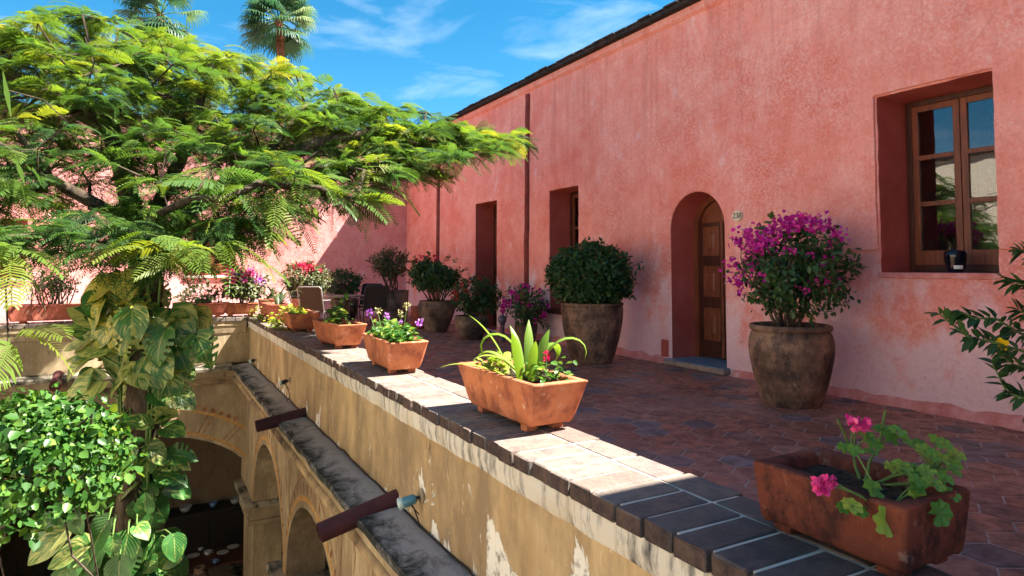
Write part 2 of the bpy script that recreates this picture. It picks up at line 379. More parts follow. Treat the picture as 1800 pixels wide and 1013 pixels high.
def add_rings(m):
    t = m.node_tree; nn = t.nodes; w = nn.new('ShaderNodeTexNoise'); w.inputs['Scale'].default_value = 1; w.inputs['Detail'].default_value = 4
    mp = nn.new('ShaderNodeMapping'); mp.inputs['Scale'].default_value = (2.5, 2.5, 20); g = nn.new('ShaderNodeNewGeometry'); t.links.new(g.outputs['Position'], mp.inputs[0]); t.links.new(mp.outputs[0], w.inputs['Vector'])
    b = nn.new('ShaderNodeBump'); b.inputs['Strength'].default_value = .25; b.inputs['Distance'].default_value = .008; t.links.new(w.outputs[0], b.inputs['Height']); p = nn['Principled BSDF']
    t.links.new(p.inputs['Normal'].links[0].from_socket, b.inputs['Normal']); t.links.new(b.outputs[0], p.inputs['Normal'])
    src = p.inputs['Base Color'].links[0].from_socket; r = nn.new('ShaderNodeValToRGB'); r.color_ramp.elements[0].position = .42; r.color_ramp.elements[1].position = .62; r.color_ramp.elements[0].color = (.55, .5, .48, 1); r.color_ramp.elements[1].color = (1.15, 1.12, 1.08, 1)
    mx = nn.new('ShaderNodeMix'); mx.data_type = 'RGBA'; mx.blend_type = 'MULTIPLY'; mx.inputs[0].default_value = .30; t.links.new(w.outputs[0], r.inputs[0]); t.links.new(src, mx.inputs[6]); t.links.new(r.outputs[0], mx.inputs[7]); t.links.new(mx.outputs[2], p.inputs['Base Color'])
add_rings(M['clay']); add_rings(M['clay_grey']); smoke(M['clay']); smoke(M['clay_grey'])
def wood(name, a, b, axis_scale):
    t = NT(name); g = t.noise(1.0, 6, .6, t.mapped(axis_scale), .5); c = t.ramp(g, [(.3, a), (.7, b)])
    return t.done(c, .48, .4, t.bump(g, .25, .004))
M['wood'] = wood('mahogany', (.10, .026, .012), (.24, .066, .028), (28, 28, 3))
M['wood_dark'] = wood('dark_mahogany', (.035, .009, .006), (.08, .020, .011), (28, 28, 3))
t = NT('window_glass'); fr = t.n.new('ShaderNodeFresnel'); fr.inputs['IOR'].default_value = 1.5
gl = t.n.new('ShaderNodeBsdfGlossy'); gl.inputs['Roughness'].default_value = .012; tr = t.n.new('ShaderNodeBsdfTransparent'); tr.inputs['Color'].default_value = (.72, .76, .78, 1)
mx = t.n.new('ShaderNodeMixShader'); nb = t.bump(t.noise(3, 2), .04, .02); t.l(nb, gl.inputs['Normal'])
t.l(t.rng(fr.outputs[0], 0, 1, .05, 1.0), mx.inputs[0]); t.l(tr.outputs[0], mx.inputs[1]); t.l(gl.outputs[0], mx.inputs[2]); t.l(mx.outputs[0], t.out.inputs[0]); M['glass'] = t.m
t = NT('blue_glazed_step'); c = t.ramp(t.noise(9, 5), [(.3, (.13, .19, .24)), (.7, (.22, .29, .34))]); M['step'] = t.done(c, .45, .5)
t = NT('step_edge'); c = t.ramp(t.noise(15, 6), [(.3, (.22, .14, .11)), (.7, (.36, .28, .23))]); M['step_edge'] = t.done(c, .9, .2)
M['cream'] = NT('cream_ceramic').done((.62, .57, .42), .35, .5)
M['black'] = NT('black_paint').done((.012, .012, .012), .5, .4)
M['jar'] = NT('dark_blue_glaze').done((.004, .005, .011), .15, .5)
M['white'] = NT('white_paint').done((.62, .63, .62), .5, .4)
M['metal'] = NT('dark_bronze_metal').done((.045, .04, .038), .4, .5, metal=.6)
M['metal_light'] = NT('worn_aluminium').done((.33, .32, .30), .45, .5, metal=.5)
t = NT('sling_fabric'); w_ = t.noise(1, 2, .5, t.mapped((220, 220, 220))); c = t.ramp(w_, [(.4, (.055, .038, .026)), (.6, (.085, .062, .043))]); M['sling'] = t.done(c, .8, .2)
t = NT('sling_fabric_dark'); c = t.ramp(t.noise(120, 2), [(.4, (.035, .032, .032)), (.6, (.06, .055, .052))]); M['sling_dark'] = t.done(c, .8, .2)
t = NT('sling_fabric_pale'); c = t.ramp(t.noise(120, 2), [(.4, (.30, .29, .27)), (.6, (.38, .37, .35))]); M['sling_pale'] = t.done(c, .8, .2)
M['lamp_blue'] = NT('lamp_teal_metal').done((.10, .24, .28), .35, .5, metal=.2)
M['lamp_glass'] = NT('lamp_lens').done((.42, .55, .52), .15, .6)
t = NT('tabletop_stone'); c = t.ramp(t.noise(30, 4), [(.3, (.20, .15, .12)), (.7, (.29, .22, .18))]); M['tabletop'] = t.done(c, .4, .5)
M['globe'] = NT('purple_grey_globe').done((.10, .085, .13), .2, .6)
M['post'] = NT('dull_purple_post').done((.16, .11, .13), .6, .3)
M['cable'] = NT('black_cable').done((.015, .013, .012), .6, .3)
M['ceramic'] = NT('white_ceramic').done((.34, .35, .35), .3, .4)
M['ceramic_blue'] = NT('blue_ceramic').done((.12, .22, .42), .25, .5)
t = NT('bark'); st = t.noise(1, 7, .7, t.mapped((16, 16, 4))); c = t.ramp(st, [(.35, (.028, .02, .015)), (.7, (.12, .088, .062))]); M['bark'] = t.done(c, .92, .15, t.bump(st, .9, .02))
t = NT('twig_bark'); c = t.ramp(t.noise(12, 5), [(.35, (.05, .038, .028)), (.7, (.15, .115, .085))]); M['twig'] = t.done(c, .9, .15)
t = NT('palm_trunk_bark'); c = t.ramp(t.noise(1, 5, .6, t.mapped((3, 3, 9))), [(.35, (.13, .045, .025)), (.7, (.30, .12, .07))]); M['palm_bark'] = t.done(c, .95, .1)

def leaf_mat(name, stops, trans=.35, rough=.42, spec=.4, tint='attr', tcol=1.25, nscale=0):
    t = NT(name)
    f = t.attr() if tint == 'attr' else t.obj_random()
    c = t.ramp(f, stops)
    if nscale: c = t.mix(t.math('MULTIPLY', t.ramp(t.noise(nscale, 4), [(.45, 0), (.65, 1)]), .35), c, stops[0][1])
    t.done(c, rough, spec)
    tl = t.n.new('ShaderNodeBsdfTranslucent'); mx = t.n.new('ShaderNodeMixShader'); mx.inputs[0].default_value = trans
    br = t.n.new('ShaderNodeHueSaturation'); br.inputs['Value'].default_value = tcol; br.inputs['Saturation'].default_value = 1.1; br.inputs['Hue'].default_value = .49
    t.l(c, br.inputs['Color']); t.l(br.outputs[0], tl.inputs['Color'])
    t.l(t.b.outputs[0], mx.inputs[1]); t.l(tl.outputs[0], mx.inputs[2]); t.l(mx.outputs[0], t.out.inputs[0])
    return t.m
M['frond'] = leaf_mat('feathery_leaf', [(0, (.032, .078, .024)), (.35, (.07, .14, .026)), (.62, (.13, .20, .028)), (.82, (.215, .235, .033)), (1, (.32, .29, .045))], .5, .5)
M['leaf'] = leaf_mat('shrub_leaf', [(0, (.018, .052, .016)), (.5, (.038, .098, .026)), (.85, (.08, .16, .035)), (1, (.19, .20, .045))], .3)
M['leaf_bright'] = leaf_mat('fresh_leaf', [(0, (.025, .085, .016)), (.5, (.058, .155, .026)), (.85, (.13, .25, .038)), (1, (.30, .36, .05))], .38)
M['leaf_grey'] = leaf_mat('olive_leaf', [(0, (.04, .06, .025)), (.5, (.085, .11, .04)), (1, (.18, .17, .06))], .3)
M['leaf_vine'] = leaf_mat('yellow_green_leaf', [(0, (.12, .22, .03)), (.5, (.25, .33, .04)), (1, (.48, .45, .07))], .4)
M['strap'] = leaf_mat('strap_leaf', [(0, (.13, .24, .03)), (.5, (.21, .33, .05)), (1, (.33, .37, .06))], .4)
M['magenta'] = leaf_mat('magenta_bract', [(0, (.36, .012, .19)), (.5, (.58, .025, .32)), (1, (.72, .08, .44))], .35, .6, .2)
M['crimson'] = leaf_mat('crimson_petal', [(0, (.30, .01, .03)), (.5, (.50, .02, .06)), (1, (.62, .06, .12))], .3, .6, .2)
M['hotpink'] = leaf_mat('hot_pink_petal', [(0, (.55, .03, .18)), (.5, (.72, .06, .26)), (1, (.80, .16, .36))], .3, .6, .2)
M['violet'] = leaf_mat('violet_petal', [(0, (.26, .05, .40)), (.5, (.42, .14, .55)), (1, (.62, .40, .62))], .3, .6, .2)
M['redpetal'] = leaf_mat('orange_red_petal', [(0, (.30, .02, .015)), (.5, (.42, .035, .02)), (1, (.5, .08, .05))], .3, .6, .2)
M['yellow'] = leaf_mat('yellow_petal', [(0, (.72, .48, .01)), (1, (.85, .62, .02))], .25, .5, .2)
M['palm'] = leaf_mat('fan_palm_leaf', [(0, (.03, .08, .04)), (.5, (.065, .145, .065)), (.85, (.13, .21, .08)), (1, (.26, .30, .15))], .35)
M['rose_leaf'] = leaf_mat('geranium_leaf', [(0, (.06, .19, .03)), (.6, (.14, .32, .045)), (1, (.32, .42, .06))], .4)

# pothos leaf: blade UV drives veins and yellow variegation
def pothos_mat(name, greens, yellow, ramp_):
    t = NT(name); tc = t.n.new('ShaderNodeTexCoord'); uvs = t.n.new('ShaderNodeSeparateXYZ'); t.l(tc.outputs['UV'], uvs.inputs[0])
    u, v = uvs.outputs[0], uvs.outputs[1]
    au = t.math('ABSOLUTE', t.math('SUBTRACT', u, .5))
    d = t.math('SUBTRACT', v, t.math('MULTIPLY', au, 1.1))          # side veins sweep to the tip
    r = t.obj_random()
    cmb = t.n.new('ShaderNodeCombineXYZ'); t.l(t.math('MULTIPLY', d, 4.5), cmb.inputs[0]); t.l(t.math('MULTIPLY', u, 2.4), cmb.inputs[1]); t.l(t.math('MULTIPLY', r, 40.0), cmb.inputs[2])
    n = t.noise(1.2, 6, .62, cmb.outputs[0], 1.2)
    g = t.mix(t.noise(1.0, 3, .5, cmb.outputs[0]), greens[0], greens[1])
    f = t.ramp(t.math('ADD', n, t.math('MULTIPLY', t.math('SUBTRACT', r, .5), .14)), ramp_)
    c = t.mix(f, g, yellow)
    vein = t.ramp(au, [(.0, 1), (.03, 0)])
    c = t.mix(t.math('MULTIPLY', vein, .8), c, (.42, .44, .14))
    wv = t.math('SINE', t.math('MULTIPLY', d, 48.0))
    nb = t.bump(wv, .18, .006)
    t.done(c, .33, .5, nb)
    tl = t.n.new('ShaderNodeBsdfTranslucent'); mx = t.n.new('ShaderNodeMixShader'); mx.inputs[0].default_value = .36
    t.l(c, tl.inputs['Color']); t.l(t.b.outputs[0], mx.inputs[1]); t.l(tl.outputs[0], mx.inputs[2]); t.l(mx.outputs[0], t.out.inputs[0])
    return t.m
M['pothos'] = pothos_mat('variegated_pothos_leaf', ((.04, .145, .035), (.10, .26, .05)), (.52, .54, .16), [(.42, 0), (.54, 1)])
M['pothos_old'] = pothos_mat('yellowing_pothos_leaf', ((.045, .13, .03), (.09, .19, .035)), (.48, .42, .06), [(.42, 0), (.58, 1)])
M['pothos_green'] = pothos_mat('green_pothos_leaf', ((.03, .12, .03), (.075, .22, .045)), (.36, .46, .10), [(.55, 0), (.70, 1)])

# ================================================================== THE PLACE
W = 6.514            # face of the long pink wall (plane x = W)
YE = 18.17           # face of the end wall (plane y = YE)
WALL_H = 5.0
GROUND = -4.95       # courtyard
XO, XI = 1.615, 2.13 # coping outer / inner edge of the parapet
CT = 0.45            # coping top
YF = 13.24           # outer face of the far parapet

def wobble(poly, amp=.006, step=.12):
    out = []
    n = len(poly)
    for i in range(n):
        a = Vector(poly[i]); b = Vector(poly[(i + 1) % n]); k = max(1, int((b - a).length / step))
        for j in range(k):
            p = a.lerp(b, j / k)
            if j: p += Vector((rnd.uniform(-amp, amp), rnd.uniform(-amp, amp)))
            out.append((p.x, p.y))
    return out
def cut_wall(name, solid, cutters, mats, parent, reveal_test, bevel=.014):
    me = solid.mesh(name); o = bpy.data.objects.new(name, me); col.objects.link(o)
    c = MB()
    for cu in cutters: c.add(cu.v, cu.f)
    co = bpy.data.objects.new('cutter', c.mesh('cutter')); col.objects.link(co)
    m = o.modifiers.new('b', 'BOOLEAN'); m.operation = 'DIFFERENCE'; m.solver = 'EXACT'; m.object = co
    if bevel:
        bv = o.modifiers.new('v', 'BEVEL'); bv.width = bevel; bv.segments = 2; bv.limit_method = 'ANGLE'; bv.angle_limit = R(50)
    dg = bpy.context.evaluated_depsgraph_get(); dg.update()
    new = bpy.data.meshes.new_from_object(o.evaluated_get(dg)); new.name = name
    bpy.data.objects.remove(o); bpy.data.objects.remove(co)
    new.materials.clear()
    for mm in mats: new.materials.append(mm)
    for p in new.polygons: p.material_index = 1 if reveal_test(p) else 0
    ob = bpy.data.objects.new(name, new); link(ob, parent)
    if parent is not None: ob.location = -wloc(parent)
    return ob
def rect(a0, b0, a1, b1): return [(a0, b0), (a1, b0), (a1, b1), (a0, b1)]

# ---- ground, terrace floor
g = MB(); g.add([(-150, -150, GROUND), (150, -150, GROUND), (150, 150, GROUND), (-150, 150, GROUND)], [(0, 1, 2, 3)])
structure(g.build('courtyard_ground', M['stone'], fix=False))
floor = MB()
floor.box((XI - .35, -4, -.34), (W + .02, YE + .02, 0)); floor.box((-5.49, YF + .3, -.338), (XI - .35, YE + .02, -.002)); floor.box((-6, -4, -.338), (XI - .35, .62, -.002))
floor = structure(floor.build('terrace_floor', M['grout']))
S3 = math.sqrt(3); HS = .158                              # hexagon side
tiles = []
iy = 0; y = -.2
while y < YE:
    x = XI - .2 + (HS * S3 / 2 if iy % 2 else 0)
    while x < W - .02:
        tiles.append((x, y)); x += HS * S3
    y += HS * 1.5; iy += 1
far_t = []
iy = 0; y = YF + .6
while y < YE - .05:
    x = -6 + (HS * S3 / 2 if iy % 2 else 0)
    while x < XI - .35: far_t.append((x, y)); x += HS * S3
    y += HS * 1.5; iy += 1
def hexmesh(seed):
    q = random.Random(seed); a = []; top = []
    for k in range(6):
        an = R(30 + 60 * k); r = HS * .955 * (1 + q.uniform(-.012, .012)); a.append((r * math.cos(an), r * math.sin(an)))
        top.append((a[-1][0] * .955, a[-1][1] * .955))
    V = [(p[0], p[1], 0) for p in a] + [(p[0], p[1], .0012) for p in a] + [(p[0], p[1], .0035) for p in top]
    F = [(k, (k+1) % 6, 6 + (k+1) % 6, 6 + k) for k in range(6)] + [(6 + k, 6 + (k+1) % 6, 12 + (k+1) % 6, 12 + k) for k in range(6)] + [tuple(range(12, 18))]
    return V, F
hexm = []
for s_ in range(4):
    V, F = hexmesh(s_); me = bpy.data.meshes.new('tile'); me.from_pydata(V, [], F); me.materials.append(M['tile']); hexm.append(me)
def px_of(p):
    d = np.array(p) - _o; z = d @ _fw
    return (CX + FPX * (d @ _rt) / z, CYP - FPX * (d @ _up) / z, z) if z > .1 else (-9e9, 0, z)
vis = []; rest = []
for x, y in tiles:
    X, Y, Z = px_of((x, y, 0))
    if -40 < X < 1850 and Y < 1040 and x > 3.0 and Z > .1 and x < W - .05: vis.append((Z, x, y))
    else: rest.append((x, y))
vis.sort()
for i, (Z, x, y) in enumerate(vis[:300]):
    o = bpy.data.objects.new('tile', hexm[i % 4]); o.location = (x, y, rnd.uniform(.0, .002))
    o.rotation_euler = (rnd.uniform(-.005, .005), rnd.uniform(-.005, .005), rnd.choice((0, 1, 2, 3, 4, 5)) * R(60)); link(o, floor)
VV = []; FF = []; TT = []
V0, F0 = hexmesh(9); V0 = np.array(V0)
tri = []
for f in F0:
    for j in range(1, len(f) - 1): tri.append((f[0], f[j], f[j + 1]))
tri = np.array(tri)
allr = rest + [(x, y) for _, x, y in vis[300:]] + far_t
for i, (x, y) in enumerate(allr):
    v = V0.copy(); an = rnd.uniform(-.005, .005); v[:, 2] += v[:, 0] * an + v[:, 1] * rnd.uniform(-.005, .005) + rnd.uniform(0, .002)
    VV.append(v + np.array([x, y, 0])); FF.append(tri + 18 * i); TT += [rnd.random()] * 18
stuff(fast('distant_tiles', np.concatenate(VV), np.concatenate(FF), M['tile_far'], floor, tint=TT))

# ---- long pink wing on the right
pink = thing('pink_building', 'long weathered pink stucco wing with arched door and deep windows', 'building', (W, 9.5, 0))
def pbox(a, b): return MB().box(a, b)
def arch_poly(y0, y1, z0, zs, n=14):
    c = (y0 + y1) / 2; r = (y1 - y0) / 2
    return [(y0, z0), (y1, z0)] + [(c + r * math.cos(math.pi * k / n), zs + r * .98 * math.sin(math.pi * k / n)) for k in range(n + 1)]
D0, D1, DZS = 6.10, 7.11, 1.92                # door
W10, W11, W1B, W1T = 2.97, 4.03, 1.30, 3.13   # window by the shrub
W20, W21, W2B, W2T = 9.42, 10.37, .58, 2.81
W30, W31, W3T = 12.50, 13.56, 2.83
cut = [MB().prism(arch_poly(D0, D1, .085, DZS), 'x', W - .3, W + 1.2),
       MB().prism(wobble(rect(W10, W1B, W11, W1T)), 'x', W - .3, W + 1.2),
       MB().prism(wobble(rect(W20, W2B, W21, W2T)), 'x', W - .3, W + 1.2),
       MB().prism(wobble(rect(W30, .02, W31, W3T)), 'x', W - .3, W + 1.2)]
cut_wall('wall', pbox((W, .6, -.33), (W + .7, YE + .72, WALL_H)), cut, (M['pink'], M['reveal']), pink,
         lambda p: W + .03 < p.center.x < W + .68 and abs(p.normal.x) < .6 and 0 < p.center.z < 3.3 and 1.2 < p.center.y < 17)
# thicker upper render coat above the lip beside the window
cut2 = [MB().prism(wobble(rect(W10 - .015, 1.2, W11 + .015, W1T + .015)), 'x', W - .3, W + .3)]
cut_wall('upper_render', MB().prism(wobble([(.63, 1.53), (4.32, 1.55), (4.57, 1.75), (4.59, 3.2), (4.56, 4.86), (.63, 4.86)], .012, .2), 'x', W - .028, W + .05), cut2, (M['pink'], M['pink']), pink, lambda p: False, .012)
# worn plinth along the foot of the wall
for a, b in ((.63, D0 - .12), (D1 + .1, W30 - .05), (W31 + .05, YE)):
    m = MB(); n = int((b - a) / .18); V = []; F = []
    for k in range(n + 1):
        yy = a + (b - a) * k / n; h = .065 + rnd.uniform(-.03, .03); d = .035 + rnd.uniform(-.015, .02)
        V += [(W + .01, yy, h + .05), (W - d * .5, yy, h), (W - d, yy, h * .45), (W - d - .03, yy, -.01)]
    for k in range(n):
        for j in range(3): F.append((k*4+j, k*4+j+1, (k+1)*4+j+1, (k+1)*4+j))
    m.add(V, F, True); m.build('plinth', M['plinth'], pink, fix=False)
# cornice + roof
MB().prism([(W - .06, 4.90), (W + .05, 4.82), (W + .05, WALL_H + .002), (W - .06, WALL_H - .002)], 'y', .63, YE - .02).build('cornice', M['pink'], pink, bevel=.01)
rf = MB().box((W - .17, .5, WALL_H + .003), (W + 4.3, YE + 5.3, WALL_H + .055))
rf = rf.build('roof', M['roof'], pink)
yy = .72
while yy < YE + .2:                                       # row of flat eave tiles
    MB().box((W - .19 - rnd.uniform(0, .03), yy, WALL_H + .058), (W + .3, yy + .27, WALL_H + .078 + rnd.uniform(0, .016))).build('eave_tile', M['roof'], rf, bevel=.006, seg=1)
    yy += .285
MB().box((W + 3.6, .6, -.33), (W + 4.2, YE + 5, WALL_H)).build('rear_wall', M['pink'], pink)
MB().box((W + .7, .6, -.33), (W + 3.6, 1.3, WALL_H)).build('side_wall', M['pink'], pink)
MB().box((W + .7, YE + .72, -.33), (W + 3.6, YE + 1.0, WALL_H)).build('side_wall', M['pink'], pink)
MB().box((W + .7, 1.3, -.33), (W + 3.6, YE + .72, -.01)).build('room_floor', M['hole'], pink)
# downpipes let into the wall
for (px, py, z1) in ((927, 300, 4.82), (771, 400, 4.86)):
    p = on_x(px, py, W); m = MB(); pts = []; z = .12
    while z < z1: pts.append((W + .005 + rnd.uniform(-.004, .004), p.y + rnd.uniform(-.008, .008) - (z - 2) * .015, z)); z += .35
    pts.append((W + .005, p.y - (z1 - 2) * .015, z1)); m.tube(pts, .068, 10); m.build('downpipe', M['pipe_red'], pink)
# arched door
XD = W + .50
door = MB().prism(arch_poly(D0 + .02, D1 - .02, .10, DZS - .01), 'x', XD, XD + .05).build('door', M['wood_dark'], pink)
fr = MB(); n = 16; c_ = (D0 + D1) / 2; ro = (D1 - D0) / 2 + .02; ri = ro - .10
lp = [(c_ + ro * math.cos(math.pi * k / n), DZS + ro * .98 * math.sin(math.pi * k / n)) for k in range(n + 1)]
li = [(c_ + ri * math.cos(math.pi * k / n), DZS + ri * .98 * math.sin(math.pi * k / n)) for k in range(n + 1)]
lo_ = [(D1 + .02, .09)] + lp + [(D0 - .02, .09)]; ln_ = [(c_ + ri, .09)] + li + [(c_ - ri, .09)]
V = []; F = []
for a, b in zip(lo_, ln_): V += [(XD - .05, *a), (XD - .05, *b), (XD + .002, *b)]
for k in range(len(lo_) - 1): F += [(k*3, k*3+1, k*3+4, k*3+3), (k*3+1, k*3+2, k*3+5, k*3+4)]
fr.add(V, F); fr.build('door_frame', M['wood'], door)
for zz0, zz1 in ((.34, .80), (.96, 1.40), (1.54, 1.96)):
    for s_ in (-1, 1):
        y0 = c_ + s_ * .205; m = MB()
        m.box((XD - .014, y0 - .155, zz0), (XD + .01, y0 + .155, zz1)); o = m.build('panel', M['wood'], door, bevel=.008)
        m = MB(); V = []
        for (e, xx) in ((.0, XD - .0145), (.03, XD - .004), (.055, XD - .004), (.09, XD - .026)):
            V += [(xx, y0 - .135 + e, zz0 + .02 + e), (xx, y0 + .135 - e, zz0 + .02 + e), (xx, y0 + .135 - e, zz1 - .02 - e), (xx, y0 - .135 + e, zz1 - .02 - e)]
        F = [(k*4+j, k*4+(j+1) % 4, (k+1)*4+(j+1) % 4, (k+1)*4+j) for k in range(3) for j in range(4)] + [(12, 13, 14, 15)]
        m.add([(x - .001, y_, z_) for x, y_, z_ in V], F); m.build('raised_field', M['wood'], o)
ap = [(c_ + (ri - .06) * math.cos(math.pi * k / n), 2.02 + (ri - .06) * .85 * math.sin(math.pi * k / n)) for k in range(n + 1)]
MB().prism(ap, 'x', XD - .016, XD + .01).build('arched_panel', M['wood'], door, bevel=.008)
MB().box((XD - .02, c_ - .022, .12), (XD + .012, c_ + .022, 2.35)).build('meeting_stile', M['wood'], door, bevel=.005)
MB().lathe([(.001, .0), (.022, .0), (.026, .012), (.016, .028), (.001, .034)], 14).build('door_knob', M['metal_light'], door, local=True)
kb = bpy.data.objects['door_knob']; kb.location = Vector((XD - .02, c_ - .08, 1.16)) - wloc(door); kb.rotation_euler = (0, -R(90), 0)
st = MB().box((W - .13, D0 - .07, .012), (XD + .1, D1 + .03, .075)).build('door_step', M['step_edge'], pink, bevel=.008)
MB().box((W - .125, D0 - .06, .077), (XD + .09, D1 + .02, .09)).build('step_tile', M['step'], st, bevel=.004)
# windows of the long wing
def casement_window(parent, xw, y0, y1, z0, z1, rows, mid_rail=.20):
    wd = MB()
    f = .055
    wd.box((xw, y0, z0), (xw + .07, y0 + f, z1)); wd.box((xw, y1 - f, z0), (xw + .07, y1, z1))
    wd.box((xw + .001, y0 + f, z1 - f), (xw + .069, y1 - f, z1)); wd.box((xw + .001, y0 + f, z0), (xw + .069, y1 - f, z0 + .07))
    win = wd.build('window', M['wood_dark'], parent, bevel=.005)
    ym = (y0 + y1) / 2
    for a, b in ((y0 + f, ym - .004), (ym + .004, y1 - f)):
        s = MB(); q = .062; x0, x1 = xw + .012, xw + .055
        zb, zt = z0 + .072, z1 - f - .002
        s.box((x0, a, zb), (x1, a + q, zt)); s.box((x0, b - q, zb), (x1, b, zt))
        s.box((x0 + .001, a + q, zt - q), (x1 - .001, b - q, zt)); s.box((x0 + .001, a + q, zb), (x1 - .001, b - q, zb + mid_rail))
        hh = (zt - q - zb - mid_rail) / rows
        for k in range(1, rows): s.box((x0 + .002, a + q, zb + mid_rail + hh * k - .024), (x1 - .002, b - q, zb + mid_rail + hh * k + .024))
        sash = s.build('sash', M['wood'], win, bevel=.004)
        for k in range(rows):
            za = zb + mid_rail + hh * k + (.024 if k else 0); zc = zb + mid_rail + hh * (k + 1) - (.024 if k < rows - 1 else 0)
            MB().box((xw + .030, a + q - .005, za - .005), (xw + .034, b - q + .005, zc + .005)).build('pane', M['glass'], sash)
    return win
casement_window(pink, W + .50, W10 + .005, W11 - .005, W1B + .03, W1T - .005, 3, .15)
MB().box((W - .02, W10 - .02, W1B - .03), (W + .50, W11 + .02, W1B + .028)).build('window_sill', M['plinth'], pink, bevel=.01)
casement_window(pink, W + .47, W20 + .005, W21 - .005, W2B + .03, W2T - .005, 3, .3)
MB().box((W - .06, W20 - .04, W2B - .05), (W + .47, W21 + .04, W2B + .028)).build('window_sill', M['wood_dark'], pink, bevel=.01)
d2 = MB().box((W + .48, W30 + .005, .03), (W + .54, W31 - .005, W3T - .005)).build('door', M['wood_dark'], pink)
for zz0, zz1 in ((.3, 1.2), (1.4, 2.5)):
    for s_ in (-1, 1): MB().box((W + .465, 13.03 + s_ * .25 - .19, zz0), (W + .485, 13.03 + s_ * .25 + .19, zz1)).build('panel', M['wood'], d2, bevel=.008)
# house number
pc = on_x(1298, 380, W)
pl = MB(); V = [(0, .062 * math.cos(a), .068 * math.sin(a)) for a in [2 * math.pi * k / 28 for k in range(28)]]
pl.add([(W - .034, pc.y + v[1] * 1.25, pc.z + v[2]) for v in V] + [(W + .001, pc.y + v[1] * 1.25, pc.z + v[2]) for v in V], [tuple(range(28))] + [(k, (k+1) % 28, 28 + (k+1) % 28, 28 + k) for k in range(28)])
plate = pl.build('number_plate', M['cream'], pink, bevel=.003, seg=1)
fc = bpy.data.curves.new('digits', 'FONT'); fc.body = '238'; fc.size = .098; fc.align_x = 'CENTER'; fc.align_y = 'CENTER'; fc.extrude = .0012; fc.shear = .22; fc.space_character = .92
fo = bpy.data.objects.new('digits_tmp', fc); col.objects.link(fo); dg = bpy.context.evaluated_depsgraph_get(); dg.update()
dm = bpy.data.meshes.new_from_object(fo.evaluated_get(dg)); bpy.data.objects.remove(fo)
dm.materials.clear(); dm.materials.append(M['black']); do = bpy.data.objects.new('digits', dm); link(do, plate)
do.location = Vector((W - .0365, pc.y, pc.z)) - wloc(plate); do.rotation_euler = (R(90), 0, -R(90))
# small cable box at the foot of the wall left of the door
cb = on_x(1163, 610, W)
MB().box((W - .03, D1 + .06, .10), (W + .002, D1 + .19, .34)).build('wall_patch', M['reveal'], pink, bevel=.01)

# ---- end wing facing the camera
endw = thing('pink_building', 'rose pink end wing lit by sun behind the tree', 'building', (0, YE, 0))
EW = [(.78, 1.9, 1.17, 2.52), (-3.6, -2.46, 1.13, 2.45)]
cut = [MB().prism(wobble(rect(a, z0, b, z1)), 'y', YE - .3, YE + 1.2) for a, b, z0, z1 in EW]
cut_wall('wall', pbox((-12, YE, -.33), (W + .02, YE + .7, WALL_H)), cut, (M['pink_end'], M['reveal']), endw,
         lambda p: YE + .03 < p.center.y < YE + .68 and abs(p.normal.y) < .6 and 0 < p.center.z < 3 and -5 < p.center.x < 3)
MB().box((-12, YE + 4.4, -.33), (W + .6, YE + 5, WALL_H)).build('rear_wall', M['pink_end'], endw)
MB().box((-12.3, YE, -.33), (-12.003, YE + 5, WALL_H)).build('side_wall', M['pink_end'], endw)
MB().box((-12.4, YE - .15, WALL_H + .003), (W - .21, YE + 5.2, WALL_H + .075)).build('roof', M['roof'], endw)
MB().box((-12, YE + .7, -.33), (W + .6, YE + 4.4, -.01)).build('room_floor', M['hole'], endw)
for a, b, z0, z1 in EW:
    f = .06; wd = MB(); yw = YE + .14
    wd.box((a, yw, z0), (a + f, yw + .07, z1)); wd.box((b - f, yw, z0), (b, yw + .07, z1)); wd.box((a + f, yw + .001, z1 - f), (b - f, yw + .069, z1)); wd.box((a + f, yw + .001, z0), (b - f, yw + .069, z0 + .1))
    win = wd.build('window', M['wood'], endw, bevel=.005); xm = (a + b) / 2
    for p, q in ((a + f, xm - .004), (xm + .004, b - f)):
        s = MB(); w_ = .07
        s.box((p, yw + .012, z0 + .102), (p + w_, yw + .055, z1 - f)); s.box((q - w_, yw + .012, z0 + .102), (q, yw + .055, z1 - f))
        s.box((p + w_, yw + .013, z1 - f - w_), (q - w_, yw + .054, z1 - f)); s.box((p + w_, yw + .013, z0 + .102), (q - w_, yw + .054, z0 + .3)); s.box((p + w_, yw + .014, (z0 + z1) / 2 + .05), (q - w_, yw + .053, (z0 + z1) / 2 + .1))
        sash = s.build('sash', M['wood'], win, bevel=.004)
        MB().box((p + w_ - .005, yw + .03, z0 + .29), (q - w_ + .005, yw + .034, z1 - f - w_ + .005)).build('pane', M['glass'], sash)
    MB().box((a - .05, YE - .05, z0 - .06), (b + .05, YE + .16, z0 - .002)).build('window_sill', M['band'], endw, bevel=.01)

# ---- wing on the near side (its roof shades the near end of the terrace)
nearw = thing('pink_building', 'pink wing closing the near end of the terrace', 'building', (4.6, .6, 0))
MB().box((2.78, -4, -.33), (W + 4.2, .62, WALL_H)).build('wall', M['pink'], nearw, bevel=.02)
MB().box((2.66, -4.2, WALL_H + .003), (W - .25, .70, WALL_H + .075)).build('roof', M['roof'], nearw)

